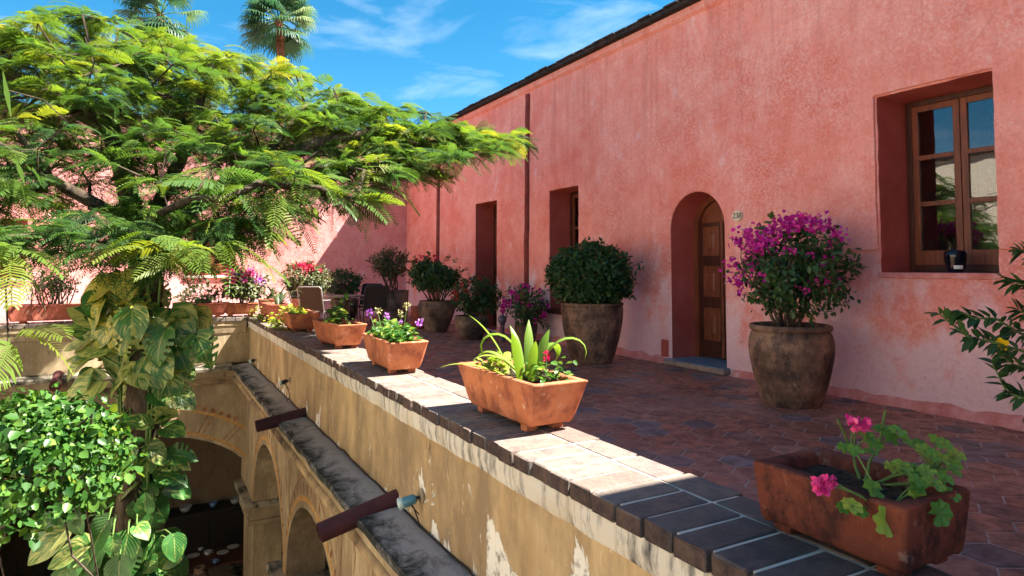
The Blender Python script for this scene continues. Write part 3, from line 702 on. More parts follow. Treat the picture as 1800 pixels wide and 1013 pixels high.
# ---- unseen opposite wing, added in pale cream to bounce sunlight onto the pink wall
opp = thing('bounce_wing', 'unseen cream wing added opposite to bounce sunlight onto the long pink wing', 'building', (-9.3, 7, 0))
cut = [MB().prism(rect(a, .02 if k % 2 else 1.1, a + 1.1, 2.6), 'x', -9.9, -8.6) for k, a in enumerate((0.5, 4.0, 7.5, 11.0, 14.5))]
cut_wall('wall', pbox((-9.8, -4, -.33), (-9.1, YE - .003, WALL_H)), cut, (M['bounce_cream'], M['reveal']), opp, lambda p: False, 0)
MB().box((-13, -4, -.33), (-12.6, YE - .003, WALL_H)).build('rear_wall', M['pink_end'], opp)
MB().box((-13.1, -4.2, WALL_H + .003), (-8.95, YE - .2, WALL_H + .075)).build('roof', M['roof'], opp)
MB().box((-9.098, -4, -.33), (-5.5, YE - .003, -.003)).build('terrace', M['grout'], opp)
MB().box((-5.9, -4, -.328), (-5.45, YF - .3, .45)).build('parapet', M['bounce_cream'], opp)
MB().box((-5.85, -4, GROUND), (-5.5, YF - .3, -.335)).build('lower_wall', M['bounce_cream'], opp)

# ---- arcades below the terrace, with the parapet above
SPR = -2.62
def arch_strip(m, c, a, b, lo, hi, top, f, t0, t1, n=20):
    """spandrel between lo..hi (along-wall coordinate) over an elliptic arch; f maps (along, across, z)"""
    us = [lo] + [c - a * math.cos(math.pi * k / n) for k in range(n + 1)] + [hi]
    zs = [SPR] + [SPR + b * math.sin(math.pi * k / n) for k in range(n + 1)] + [SPR]
    V = []
    for u, z in zip(us, zs): V += [f(u, t0, z), f(u, t0, top), f(u, t1, z), f(u, t1, top)]
    F = []
    for k in range(len(us) - 1):
        p, q = 4 * k, 4 * (k + 1)
        F += [(p, q, q+1, p+1), (p+2, p+3, q+3, q+2), (p, p+2, q+2, q), (p+1, q+1, q+3, p+3)]
    e = 4 * (len(us) - 1); F += [(0, 1, 3, 2), (e, e+2, e+3, e+1)]
    m.add(V, F)
fx = lambda u, t, z: (t, u, z)
fy = lambda u, t, z: (u, t, z)
def painted_arc(m, c, a0, b0, a1, b1, f, t, k0=0, k1=24, n=24):
    V = []; F = []
    for k in range(k0, k1 + 1):
        an = math.pi * k / n
        V += [f(c - a0 * math.cos(an), t, SPR + b0 * math.sin(an)), f(c - a1 * math.cos(an), t, SPR + b1 * math.sin(an))]
    for k in range(k1 - k0): F.append((2*k, 2*k+2, 2*k+3, 2*k+1))
    m.add(V, F)
def painted_drop(m, u, z, ang, ln, wd, f, t):
    V = []
    for k in range(10):
        an = 2 * math.pi * k / 10; r = ln * math.cos(an) * .5; s = wd * math.sin(an) * .5 * (1 - .35 * math.cos(an))
        V.append(f(u + r * math.cos(ang) - s * math.sin(ang), t, z + r * math.sin(ang) + s * math.cos(ang)))
    m.add(V, [tuple(range(10))])
def capital(parent, x0, x1, y0, y1, zt, mat, shaft_mat):
    o = MB()
    o.box((x0 + .17, y0 + .17, GROUND), (x1 - .17, y1 - .17, zt - .42)); pier = o.build('pier', shaft_mat, parent, bevel=.012)
    o = MB(); o.box((x0, y0, zt - .10), (x1, y1, zt)); o.build('capital_slab', mat, pier, bevel=.01)
    o = MB(); o.box((x0 + .05, y0 + .05, zt - .18), (x1 - .05, y1 - .05, zt - .101)); o.box((x0 + .08, y0 + .08, zt - .28), (x1 - .08, y1 - .08, zt - .181)); o.box((x0 + .12, y0 + .12, zt - .34), (x1 - .12, y1 - .12, zt - .281)); o.box((x0 + .09, y0 + .09, zt - .42), (x1 - .09, y1 - .09, zt - .341))
    o.build('capital_moulding', shaft_mat, pier, bevel=.008)

arc = thing('arcade_wall', 'ochre arcade wall with brick-capped parapet running below the long pink wing', 'wall', (1.65, 6.5, GROUND))
XA = 1.62
piers = [12.2, 9.1, 6.0, 2.9, -.2]
m = MB()
for i in range(4):
    hi, lo = piers[i], piers[i + 1]
    arch_strip(m, (hi + lo) / 2, 1.44, 1.26, lo + (.0005 if i < 3 else 0), hi, -.62, fx, XA, XA + .5)
m.box((XA, 12.2, SPR), (XA + .5, 13.7, -.62)); m.build('spandrel_wall', M['ochre_old'], arc)
for i in range(3):
    c = (piers[i] + piers[i + 1]) / 2
    m = MB(); painted_arc(m, c, 1.50, 1.34, 1.55, 1.40, fx, XA - .003); m.build('painted_line', M['ornament2'], arc, fix=False)
    m = MB(); painted_arc(m, c, 1.475, 1.62, 1.49, 1.64, fx, XA - .003, 4, 20)
    for k in range(3, 22):
        an = math.pi * k / 24; painted_drop(m, c - 1.60 * math.cos(an) * .96, SPR + 1.50 * math.sin(an), math.atan2(math.sin(an), -math.cos(an)), .13, .05, fx, XA - .003)
    for s_ in (-1, 1):
        for j in range(4):
            u = c + s_ * (1.36 - j * .035); painted_drop(m, u, -1.0 - j * .2, R(90 + rnd.uniform(-14, 14)), .26, .022, fx, XA - .003)
    m.build('painted_border', M['ornament'], arc, fix=False)
for i, p in enumerate(piers[:-1]):
    if i == 0: capital(arc, 1.47, 2.3, 12.05, 13.55, SPR, M['stone'], M['ochre_old'])
    else: capital(arc, 1.47, 2.3, p - .47, p + .47, SPR, M['stone'], M['ochre_old'])
# string course: ledge, fascia and roll
def profile_strip(name, prof, mat, parent, y0, y1, step=.22, amp=.006, along='y', smooth=False):
    V = []; F = []; n = max(1, int((y1 - y0) / step)); k_ = len(prof)
    for i in range(n + 1):
        yy = y0 + (y1 - y0) * i / n; d = rnd.uniform(-amp, amp); e = rnd.uniform(-amp, amp)
        for j, (x, z) in enumerate(prof):
            q = (x + d, yy, z + e) if along == 'y' else (yy, x + d, z + e); V.append(q)
    for i in range(n):
        for j in range(k_ - 1): F.append((i*k_+j, i*k_+j+1, (i+1)*k_+j+1, (i+1)*k_+j))
    mm = MB(); mm.add(V, F, smooth); mm.add(V[:k_], [tuple(range(k_))]); mm.add(V[-k_:], [tuple(range(k_))])
    return mm.build(name, mat, parent)
profile_strip('ledge', [(1.70, -.395), (1.60, -.40), (1.40, -.425), (1.355, -.435), (1.345, -.46), (1.36, -.50), (1.70, -.50)], M['ledge'], arc, .62, 13.22, .2, .008)
profile_strip('ledge_fascia', [(1.70, -.502), (1.368, -.502), (1.372, -.565), (1.40, -.583), (1.70, -.585)], M['ochre_old'], arc, .62, 13.1, .3, .004)
rl = [(1.70, -.587)] + [(1.425 + .066 * math.cos(R(a)), -.645 + .058 * math.sin(R(a))) for a in range(80, 281, 25)] + [(1.70, -.70)]
profile_strip('roll_moulding', rl, M['mould'], arc, .62, 13.05, .25, .006, smooth=True)
m = MB(); m.tube([(1.652 + .006 * math.sin(k * 1.7), .7 + k * .2, -.384 + .004 * math.sin(k * 2.3) + (.015 if k % 7 == 0 else 0)) for k in range(62)], .007, 6, False); m.build('cable', M['cable'], arc, fix=False)
# parapet wall
MB().box((1.665, .62, -.394), (XI - .012, YF + .47, .262)).build('parapet_wall', M['ochre'], arc)
profile_strip('white_band', [(1.70, .376), (1.632, .374), (1.628, .32), (1.640, .262), (1.645, .248), (1.668, .242), (1.70, .24)], M['band'], arc, .62, YF - .002, .14, .005)
MB().box((1.648, .62, .264), (XI - .006, YF + .48, CT - .005)).build('mortar_bed', M['mortar'], arc)
# coping bricks: a row laid across and a narrower inner row
y = .64; i = 0
bl = [(XO, 1.966)]
while y < YF + .47:
    w_ = .163 + rnd.uniform(-.006, .006)
    lx = rnd.uniform(-.008, .010)
    m = MB().box((XO + lx, y, .376), (1.966, y + w_ - .015, CT + rnd.uniform(-.001, .004)))
    o = m.build('brick', M['brick'], arc, bevel=.011, seg=3, world_loc=((XO + 1.966) / 2, y + .08, .41))
    o.rotation_euler = (rnd.uniform(-.012, .012), rnd.uniform(-.006, .006), rnd.uniform(-.014, .014))
    for v_ in o.data.vertices: v_.co += Vector((rnd.uniform(-.003, .003), rnd.uniform(-.002, .002), rnd.uniform(-.0015, .0015)))
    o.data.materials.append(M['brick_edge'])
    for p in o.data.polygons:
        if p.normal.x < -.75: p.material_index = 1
    if i % 2 == 0:
        xi = XI + .02 + rnd.uniform(-.02, .015)
        MB().box((1.984, y + .004, .38), (xi, y + .312, CT + rnd.uniform(-.001, .003))).build('brick', M['brick'], arc, bevel=.006, world_loc=(2.06, y + .16, .41))
    y += w_; i += 1
# clay drain spouts
for (px0, py0, px1, py1) in ((697, 878, 560, 938), (537, 727, 450, 750)):
    a = on_x(px0, py0, 1.665); b0 = on_x(px1, py1, 1.0); s = a.y / b0.y; b = Vector(_o) + (b0 - Vector(_o)) * s
    d = (b - a).normalized(); m = MB(); R0 = .073
    pts = [a - d * .06, a + (b - a) * .3, a + (b - a) * .7, b]
    m.tube(pts, [R0, R0 * .98, R0 * .97, R0 * .95], 18, cap=False)
    m.tube([b, b - d * .25], [R0 * .76, R0 * .74], 18, cap=False)
    u = d.orthogonal().normalized(); w_ = d.cross(u); V = []
    for k in range(18):
        an = 2 * math.pi * k / 18; q = u * math.cos(an) + w_ * math.sin(an); V += [b + q * R0 * .95, b + q * R0 * .76]
    m.add(V, [(2*k, 2*((k+1) % 18), 2*((k+1) % 18) + 1, 2*k+1) for k in range(18)])
    sp = m.build('drain_spout', M['spout'], arc, fix=False)
    MB().tube([b - d * .24, b - d * .23], R0 * .74, 14).build('spout_bore', M['hole'], sp)

far = thing('arcade_wall', 'shaded arcade wall with wide arch and parapet across the far side of the courtyard', 'wall', (0, 13.4, GROUND))
YA = 13.22
m = MB(); arch_strip(m, -.14, 1.90, 1.04, -2.2, 1.615, -.62, fy, YA, YA + .5)
m.box((-8, YA, SPR), (-2.201, YA + .5, -.62)); m.build('spandrel_wall', M['ochre_old'], far)
capital(far, -2.9, -1.93, YA - .12, YA + .65, SPR - .06, M['stone'], M['ochre_old'])
MB().box((-8, YA, SPR), (-2.9, YA + .5, GROUND)).build('end_pier', M['ochre_old'], far)
m = MB(); painted_arc(m, -.14, 1.94, 1.10, 1.99, 1.15, fy, YA - .003); painted_arc(m, -.14, 2.32, 1.50, 2.36, 1.55, fy, YA - .003, 4, 20); m.build('painted_line', M['ornament2'], far, fix=False)
m = MB()
for k in range(4, 21):
    an = math.pi * k / 24
    for dd in (-.022, .022):
        p = [(-.14 - (1.99) * math.cos(an + dd - .005), SPR + 1.15 * math.sin(an + dd - .005)), (-.14 - 1.99 * math.cos(an + dd + .005), SPR + 1.15 * math.sin(an + dd + .005)),
             (-.14 - 2.32 * math.cos(an + dd + .005), SPR + 1.50 * math.sin(an + dd + .005)), (-.14 - 2.32 * math.cos(an + dd - .005), SPR + 1.50 * math.sin(an + dd - .005))]
        if k % 2 == 0 and all(-2.2 < q[0] < 1.6 for q in p): m.add([(q[0], YA - .003, q[1]) for q in p], [(0, 1, 2, 3)])
for k in range(6, 42):
    an = math.pi * k / 48; u = -.14 - 2.40 * math.cos(an)
    if -2.1 < u < 1.55: painted_drop(m, u, SPR + 1.60 * math.sin(an), an, .095, .085, fy, YA - .003)
m.build('painted_border', M['ornament'], far, fix=False)
profile_strip('ledge', [(13.4, -.395), (13.26, -.40), (13.03, -.43), (13.0, -.45), (13.01, -.50), (13.4, -.50)], M['stone'], far, -8, 1.36, .3, .005, 'x')
profile_strip('ledge_fascia', [(13.4, -.502), (13.06, -.502), (13.07, -.60), (13.12, -.66), (13.4, -.66)], M['ochre_old'], far, -8, 1.42, .3, .004, 'x')
profile_strip('roll_moulding', [(13.4, -.662), (13.13, -.662), (13.10, -.70), (13.13, -.75), (13.4, -.75)], M['mould'], far, -8, 1.53, .25, .005, 'x')
MB().box((-8, YF + .045, -.394), (1.664, YF + .46, .262)).build('parapet_wall', M['ochre_old'], far)
profile_strip('white_band', [(13.40, .376), (13.245, .374), (13.24, .30), (13.255, .262), (13.27, .16), (13.283, .15), (13.4, .15)], M['ochre_old'], far, -8, 1.60, .2, .004, 'x')
MB().box((-8, YF + .02, .264), (1.60, YF + .48, CT - .014)).build('mortar_bed', M['mortar'], far)
x = 1.575
while x > -4.5:
    w_ = .17 + rnd.uniform(-.01, .01)
    MB().box((x - w_ + .011, YF - .02 + rnd.uniform(-.006, .006), .378), (x, YF + .49, CT + rnd.uniform(-.003, .003))).build('brick', M['brick'], far, bevel=.006, seg=1, world_loc=(x - .08, YF + .24, .41))
    x -= w_
cs = on_y(103, 662, YF + .04)
m = MB(); m.tube([cs + Vector((0, .1, .04)), cs + Vector((0, -.45, -.10))], .085, 16); sp = m.build('drain_spout', M['spout'], far)
# gallery behind the arches
gal = thing('gallery', 'dark gallery with plastered rear walls behind the courtyard arches', 'gallery', (3, 15, GROUND))
M['gallery'] = mat_ochre('gallery_shade_plaster', (.17, .12, .075), (.21, .155, .10), (.10, .065, .04), False)  # plaster darkened so its colour carries the gallery's deep shade
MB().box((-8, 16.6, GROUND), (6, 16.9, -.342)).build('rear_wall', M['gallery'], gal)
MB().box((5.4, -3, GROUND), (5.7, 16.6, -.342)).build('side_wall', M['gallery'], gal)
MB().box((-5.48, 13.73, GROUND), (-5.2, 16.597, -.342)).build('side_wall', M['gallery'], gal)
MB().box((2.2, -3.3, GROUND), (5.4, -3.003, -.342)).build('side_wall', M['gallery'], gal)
# near terrace parapet under the camera
nearp = thing('parapet_wall', 'low ochre parapet on the near side of the courtyard', 'wall', (-2, .5, 0))
MB().box((-6, .18, -.6), (1.66, .6, .37)).build('wall', M['ochre_old'], nearp)
MB().box((-6, .14, .372), (1.66, .615, CT)).build('coping', M['brick'], nearp, bevel=.01)
MB().box((-6, .2, GROUND), (1.62, .6, -.61)).build('lower_wall', M['ochre_old'], nearp)

# ================================================================== PLANT TOOLS
def unit(v): return v / np.maximum(np.linalg.norm(v, axis=-1, keepdims=True), 1e-9)
def rand_dirs(n): return unit(nr.normal(size=(n, 3)))
def leaf_geo(P, D, N, L, asp=.55, fold=.18, droop=.12):
    """P base, D direction of the midrib, N approximate upper side; 6 verts, 2 quads a leaf"""
    D = unit(D); S = unit(np.cross(D, N)); N = unit(np.cross(S, D)); L = np.asarray(L)[:, None]; Wd = L * asp * .5
    def q(a, s, n): return P + D * L * a + S * Wd * s + N * L * n
    V = np.stack([q(0, 0, 0), q(.28, -.92, fold * .5), q(.66, -.80, fold * .4 - droop * .4), q(1.0, 0, -droop), q(.66, .80, fold * .4 - droop * .4), q(.28, .92, fold * .5)], 1)
    n = len(P); b = np.arange(n)[:, None] * 6
    F = np.concatenate([b + np.array([0, 1, 2, 3]), b + np.array([0, 3, 4, 5])], 0)
    return V.reshape(-1, 3), F
def leaf_object(name, mat, parent, P, D, N, L, tint, **kw):
    V, F = leaf_geo(P, D, N, L, **kw); V = V - np.array(wloc(parent))
    return fast(name, V, F, mat, parent, tint=np.repeat(tint, 6))
LUMP = 1.0
def lumpy(n, c, r, lumps=9, shell=.55, flat_bottom=.35):
    """points spread through an uneven ellipsoid; returns points and outward directions"""
    d = rand_dirs(n); lb = rand_dirs(lumps); am = nr.uniform(-.30, .20, lumps) * LUMP
    f = 1 + (np.exp(3.5 * (d @ lb.T - 1)) * am).sum(1)
    rr = 1 - (1 - shell) * nr.random(n) ** 1.6
    p = d * (rr * f)[:, None]
    p[:, 2] = np.where(p[:, 2] < -flat_bottom, -flat_bottom + (p[:, 2] + flat_bottom) * .35, p[:, 2])
    return np.array(c) + p * np.array(r), d
def branch(a, b, k=5, bow=.15, jit=.03):
    a = Vector(a); b = Vector(b); L = (b - a).length; o = Vector((rnd.uniform(-1, 1), rnd.uniform(-1, 1), rnd.uniform(-.3, .6))).normalized() * bow * L
    return [a.lerp(b, t) + o * math.sin(math.pi * t) + Vector((rnd.uniform(-jit, jit) * L,) * 1 + (rnd.uniform(-jit, jit) * L, 0)) * (0 < t < 1) for t in [i / k for i in range(k + 1)]]
def shrub(name, label, cat, base, c, r, n, leaf_l, mat, tint=(0, 1), stems=9, flowers=None, group=None, stem_r=.012, shell=.5, clump=.05, asp=.6, flat=.35, base_r=.06):
    base = Vector(base); t = thing(name, label, cat, base, group=group); c = Vector(c)
    m = MB(); tips = []
    for i in range(stems):
        a = 2 * math.pi * i / stems + rnd.random(); b0 = base + Vector((math.cos(a) * base_r * rnd.random(), math.sin(a) * base_r * rnd.random(), -.03))
        e = c + Vector((math.cos(a) * r[0] * rnd.uniform(.35, .75), math.sin(a) * r[1] * rnd.uniform(.35, .75), r[2] * rnd.uniform(-.25, .3)))
        pts = branch(b0, e, 6, .16); m.tube(pts, [stem_r * (1 - .6 * k / 6) for k in range(7)], 6, False); tips.append(e)
        for j in range(4):
            q = pts[rnd.randint(2, 5)]; d = Vector((rnd.uniform(-1, 1) * r[0], rnd.uniform(-1, 1) * r[1], rnd.uniform(-.3, .9) * r[2])) * .7
            e2 = c + (q - c) * .3 + d; m.tube(branch(q, e2, 4, .2), [stem_r * .5, stem_r * .42, stem_r * .34, stem_r * .25, stem_r * .15], 5, False)
    m.build('stem', M['twig'], t, fix=False)
    nc = max(12, n // 14); C, Dc = lumpy(nc, c, r, shell=shell, flat_bottom=flat)
    idx = nr.integers(0, nc, n); P = C[idx] + nr.normal(size=(n, 3)) * clump * np.array([1, 1, .8])
    out = unit((P - np.array(c)) / np.array(r)); D = unit(out * .6 + rand_dirs(n) * .8 + np.array([0, 0, -.25])); N = unit(out * .8 + rand_dirs(n) * .5 + np.array([0, 0, .7]))
    tn = np.clip(nr.beta(2, 2.6, n) * .75 + nr.random(nc)[idx] * .3, 0, 1) * (tint[1] - tint[0]) + tint[0]
    sh_n = max(10, n // (110 if LUMP > .9 else 900)); C2, D2 = lumpy(sh_n, c, r, shell=.92, flat_bottom=flat); kk = 9; rep_ = np.repeat(np.arange(sh_n), kk); ln_ = nr.uniform(.5, 1.9, sh_n) * leaf_l * 1.6
    dv = unit(D2 + np.array([0, 0, .35]) + rand_dirs(sh_n) * .35); tt_ = np.tile(np.linspace(.1, 1, kk), sh_n)
    P2 = C2[rep_] + dv[rep_] * (tt_ * ln_[rep_])[:, None]; Dd = unit(dv[rep_] * .5 + rand_dirs(len(rep_)) * .8); N2 = rand_dirs(len(rep_)) * .6 + np.array([0, 0, 1.0])
    P = np.concatenate([P, P2]); D = np.concatenate([D, Dd]); N = np.concatenate([N, N2]); tn = np.concatenate([tn, np.clip(nr.random(len(rep_)) * .5 + .4, 0, 1) * (tint[1] - tint[0]) + tint[0]])
    leaf_object('crown', mat, t, P, D, N, leaf_l * np.clip(nr.lognormal(-.12, .28, len(P)), .4, 1.6), tn, asp=asp)
    for fl in (flowers or []):
        k = fl['n']; C, Dc = lumpy(k * 6, c, r, shell=.9, flat_bottom=flat); C = np.array(c) + (C - np.array(c)) * fl.get('out', 1.06)
        w = np.array(fl.get('dir', (0, 0, 1.))); sc = unit((C - np.array(c)) / np.array(r)) @ unit(w) + nr.random(k * 6) * fl.get('spread', .6); C = C[np.argsort(-sc)[:k]]
        q = fl.get('per', 9); P = np.repeat(C, q, 0) + nr.normal(size=(k * q, 3)) * fl.get('clump', .028); D = rand_dirs(k * q) + np.array([0, 0, .25]); N = rand_dirs(k * q) + np.array([0, 0, .6])
        stuff(leaf_object('flowers', fl['mat'], t, P, D, N, fl['size'] * nr.uniform(.7, 1.2, k * q), nr.random(k * q), asp=.9, fold=.3))
    return t

def rrect(L, Wd, r, n=4):
    pts = []
    for (sx, sy, a0) in ((1, 1, 0), (-1, 1, 90), (-1, -1, 180), (1, -1, 270)):
        for k in range(n + 1):
            a = R(a0 + 90 * k / n); pts.append((sx * (Wd / 2 - r) + r * math.cos(a), sy * (L / 2 - r) + r * math.sin(a)))
    return pts
def planter(label, x, y, z, L=.95, Wd=.39, H=.29, taper=(.80, .76), mat='terra', rz=0, wall=.045, rad=.03, foot=.04, group='terracotta trough planters', soil=.05, soil_mat='soil'):
    t = thing('planter', label, 'planter', (x, y, z), rz, group)
    m = MB(); loops = []
    jit = [rnd.uniform(-.006, .006) for _ in range(40)]
    def loop(l, w, r, zz): loops.append([(px_ + jit[i % 40], py_ + jit[(i * 3) % 40], zz + jit[(i * 7) % 40] * .5) for i, (px_, py_) in enumerate(rrect(l, w, r))])
    def lerp(f): return (L * (taper[0] + (1 - taper[0]) * f), Wd * (taper[1] + (1 - taper[1]) * f))
    l, w = lerp(0); loop(l * .9, w * .88, rad, foot); loop(l * .97, w * .96, rad, foot + .004); loop(*lerp(.04), rad, foot + .02)
    for f in (.25, .5, .75, .93): loop(*lerp(f), rad, foot + (H - foot) * f)
    loop(L, Wd, rad, H - .010); loop(L - .010, Wd - .010, rad, H - .002); loop(L - .03, Wd - .03, rad, H); loop(L - 2 * wall, Wd - 2 * wall, rad * .6, H - .003); loop(L - 2 * wall - .02, Wd - 2 * wall - .02, rad * .6, H - .02); loop(L - 2 * wall - .05, Wd - 2 * wall - .04, rad * .6, H - soil - .03)
    n = len(loops[0]); V = [p for lp_ in loops for p in lp_]; F = [(i*n+k, i*n+(k+1) % n, (i+1)*n+(k+1) % n, (i+1)*n+k) for i in range(len(loops) - 1) for k in range(n)] + [tuple(range(n - 1, -1, -1))]
    m.add(V, F, True); tr = m.build('trough', M[mat], t, local=True)
    s = MB(); ps = rrect(L - 2 * wall - .02, Wd - 2 * wall - .02, rad * .6); V = [(0, 0, H - soil + .012)] + [(a * .5, b * .5, H - soil + rnd.uniform(0, .015)) for a, b in ps] + [(a, b, H - soil - .004) for a, b in ps]; n = len(ps)
    F = [(0, 1 + k, 1 + (k+1) % n) for k in range(n)] + [(1 + k, 1 + n + k, 1 + n + (k+1) % n, 1 + (k+1) % n) for k in range(n)]
    s.add(V, F, True); s.build('soil', M[soil_mat], t, local=True)
    l, w = lerp(0)
    for sy in (-1, 1):
        for sx in (-1, 1):
            f = MB(); f.box((sx * w * .30 - .035, sy * l * .36 - .035, 0), (sx * w * .30 + .035, sy * l * .36 + .035, foot + .012)); f.build('foot', M[mat], t, local=True, bevel=.008)
    return t
def pot(label, x, y, prof, mat='clay', z=0.0, soil=.06, group='round clay pots', wob=.012):
    t = thing('clay_pot', label, 'pot', (x, y, z), group=group)
    (rt, zt) = prof[-1]
    m = MB(); inner = [(rt - .018, zt + .004), (rt - .04, zt - .004), (rt - .05, zt - .05), (rt - .055, zt - soil - .03)]
    full = [(.001, 0)] + prof + inner; ps = []
    for i in range(len(full) - 1):                         # smooth the profile
        a, b = full[i], full[i + 1]; ps.append(a)
    ps.append(full[-1]); m.lathe(ps, 36, wob=wob); m.build('body', M[mat], t, local=True)
    s = MB(); s.lathe([(rt - .05, zt - soil - .01), (rt * .5, zt - soil + .012), (.001, zt - soil + .02)], 24); s.build('soil', M['soil'], t, local=True)
    return t
def spl(pts, k=5):
    """Catmull-Rom through profile points"""
    out = []; P = [pts[0]] + list(pts) + [pts[-1]]
    for i in range(1, len(P) - 2):
        for j in range(k):
            u = j / k; q = []
            for d in (0, 1):
                p0, p1, p2, p3 = P[i-1][d], P[i][d], P[i+1][d], P[i+2][d]
                q.append(.5 * (2*p1 + (p2-p0)*u + (2*p0-5*p1+4*p2-p3)*u*u + (-p0+3*p1-3*p2+p3)*u**3))
            out.append(tuple(q))
    out.append(tuple(pts[-1])); return out

# ================================================================== PLANTERS ON THE PARAPET
planter('dark reddish-brown trough with pink geranium at the near end of the parapet', 2.10, 1.41, CT, .56, .37, .235, (.93, .90), 'terra_dark', 0, .05, .03, .03, soil=.04)
PL2 = planter('long orange trough with bent strap leaves and chipped rim', 2.0, 3.55, CT, .98, .39, .295)
PL3 = planter('orange trough holding violet pelargoniums', 1.98, 5.86, CT, .96, .37, .29, rz=R(-3))
PL4 = planter('orange trough with leafy herb clumps next to the violet pelargonium trough', 1.98, 7.87, CT, .98, .38, .285, rz=R(3))
PL5 = planter('orange trough with bright yellow-green trailing plant', 1.96, 10.1, CT, .95, .44, .27, rz=R(-2))
PL6 = planter('red terracotta trough with dark aloe near the parapet corner', 1.93, 12.0, CT, .9, .40, .30, mat='terra_soft')
FP = on_y(436, 552, YF + .24)
planter('terracotta trough with pink flowers on the far parapet beside the corner', 1.52, YF + .25, CT, .62, .36, .25, mat='terra', rz=R(90))
pot('small red clay pot at the parapet corner', 2.0, 13.05, spl([(.15, 0), (.19, .12), (.225, .30), (.235, .33)], 3), 'terra_soft', CT)
planter('dark red trough behind the tree trunk on the far parapet', .85, YF + .25, CT, .95, .40, .27, mat='terra_soft', rz=R(90))
planter('long red trough with a bare twiggy shrub on the far parapet', -1.42, YF + .25, CT, 1.25, .40, .31, (.92, .85), mat='terra_soft', rz=R(90))

# ---- plants in the troughs
def strap_leaf(m, base, az, L, w, rise, bend, k=12, tip=.15, twist=0.0):
    """ribbon leaf: starts 'rise' steep and bends over by 'bend' radians"""
    V = []; p = Vector(base); el = rise
    for i in range(k + 1):
        f = i / k; ww = w * (min(1, .62 + f * 1.1) if f < .6 else (1 - ((f - .6) / .4) ** 1.6) * .98 + .02)
        d = Vector((math.cos(az) * math.cos(el), math.sin(az) * math.cos(el), math.sin(el))); s = Vector((-math.sin(az), math.cos(az), 0)); nn = d.cross(s)
        s2 = s * math.cos(twist * f) + nn * math.sin(twist * f)
        V += [p - s2 * ww * .5 - nn * ww * .14, p, p + s2 * ww * .5 - nn * ww * .14]
        p = p + d * (L / k); el -= bend * (1.0 / k) * (2.2 * f ** 1.2 + .15)
    F = []
    for i in range(k):
        a = 3 * i; F += [(a, a+1, a+4, a+3), (a+1, a+2, a+5, a+4)]
    m.add(V, F, True)
lb = Vector((1.99, 3.42, CT + .26))
lily = thing('strap_leaf_lily', 'lily with long pale green strap leaves bending over the trough', 'plant', lb)
def lily_leaf(dx, dy, az, L, w, rise, bend, tn, tw=0.0):
    m = MB(); strap_leaf(m, lb + Vector((dx, dy, 0)), R(az), L * 1.08, w * 1.3, R(rise), bend, tw and 12 or 12, twist=tw)
    me = m.build('leaf', M['strap'], lily, fix=False); a = me.data.attributes.new('tint', 'FLOAT', 'POINT'); a.data.foreach_set('value', np.full(len(me.data.vertices), tn, np.float32))
for q in ((-.02, .02, 150, .54, .060, 86, 4.6, .25, .3), (.05, -.02, 15, .40, .060, 84, 4.2, .3, -.3), (.08, .02, -30, .50, .055, 74, 3.6, .2, 0),
          (-.03, .12, 150, .44, .042, 66, .7, .35, .3), (-.03, .22, 160, .40, .040, 22, .9, .8, .2), (0, .05, 175, .36, .045, 48, 1.6, .7, 0),
          (.02, .08, 95, .32, .045, 76, .7, .1, 0), (.02, -.05, 10, .30, .05, 76, .5, .15, .6), (.04, .16, 120, .36, .044, 46, 1.9, .45, 0), (-.05, 0, 215, .30, .045, 80, .6, .05, 0), (0, .26, 60, .32, .040, 38, 1.4, .9, 0), (.03, .03, 60, .34, .045, 80, .5, .2, .4), (-.01, -.06, 250, .28, .045, 72, .8, .25, .2)): lily_leaf(*q)
def ground_plants(label, name, x, y, z, spread, n, L, mat, hgt, tint=(0, 1), flowers=None, rz=0, cat='plant', asp=.8, stems=14, group=None):
    t = thing(name, label, cat, (x, y, z), group=group); m = MB(); P = []; N = []
    for i in range(stems):
        b = Vector((x + rnd.uniform(-.6, .6) * spread[0], y + rnd.uniform(-.8, .8) * spread[1], z - .01)); e = Vector((x + rnd.uniform(-1, 1) * spread[0], y + rnd.uniform(-1, 1) * spread[1], z + hgt * rnd.uniform(.35, 1)))
        pts = branch(b, e, 4, .15); m.tube(pts, [.005, .0045, .004, .003, .002], 5, False)
        k = n // stems
        for j in range(k):
            q = Vector(pts[rnd.randint(1, 4)]); P.append(q + Vector((rnd.gauss(0, .03), rnd.gauss(0, .03), rnd.gauss(0, .02))))
    m.build('stem', M['twig'], t, fix=False)
    P = np.array([tuple(p) for p in P]); k = len(P); D = rand_dirs(k) * np.array([1, 1, .35]); Nn = rand_dirs(k) * .6 + np.array([0, 0, 1.0])
    leaf_object('foliage', mat, t, P, D, Nn, L * nr.uniform(.6, 1.2, k), nr.random(k) * (tint[1] - tint[0]) + tint[0], asp=asp)
    for (fx_, fy_, fz_, s, fm) in (flowers or []):
        c = Vector((x + fx_, y + fy_, z + fz_)); st = MB(); st.tube([Vector((x + fx_ * .6, y + fy_ * .7, z)), c], [.004, .003], 5, False); st.build('flower_stem', M['leaf_stem'], t, fix=False)
        q = 22; P = np.array(c) + nr.normal(size=(q, 3)) * s * .35; D = unit(P - np.array(c)) + np.array([0, 0, .2]); leaf_object('flower', fm, t, P, D, rand_dirs(q), s * nr.uniform(.5, .9, q), nr.random(q), asp=1.0)
    return t
M['leaf_stem'] = NT('green_stem').done((.10, .17, .04), .6, .3)
M['pod'] = NT('dry_flower_head').done((.32, .28, .12), .8, .2)
ground_plants('small red-flowered herb growing at the foot of the strap leaf lily', 'herb', 2.06, 3.30, CT + .26, (.10, .16), 110, .05, M['leaf_bright'], .13, (.2, 1), [(.02, .05, .15, .022, M['crimson']), (.05, .10, .14, .02, M['crimson']), (-.01, .0, .13, .02, M['crimson'])])
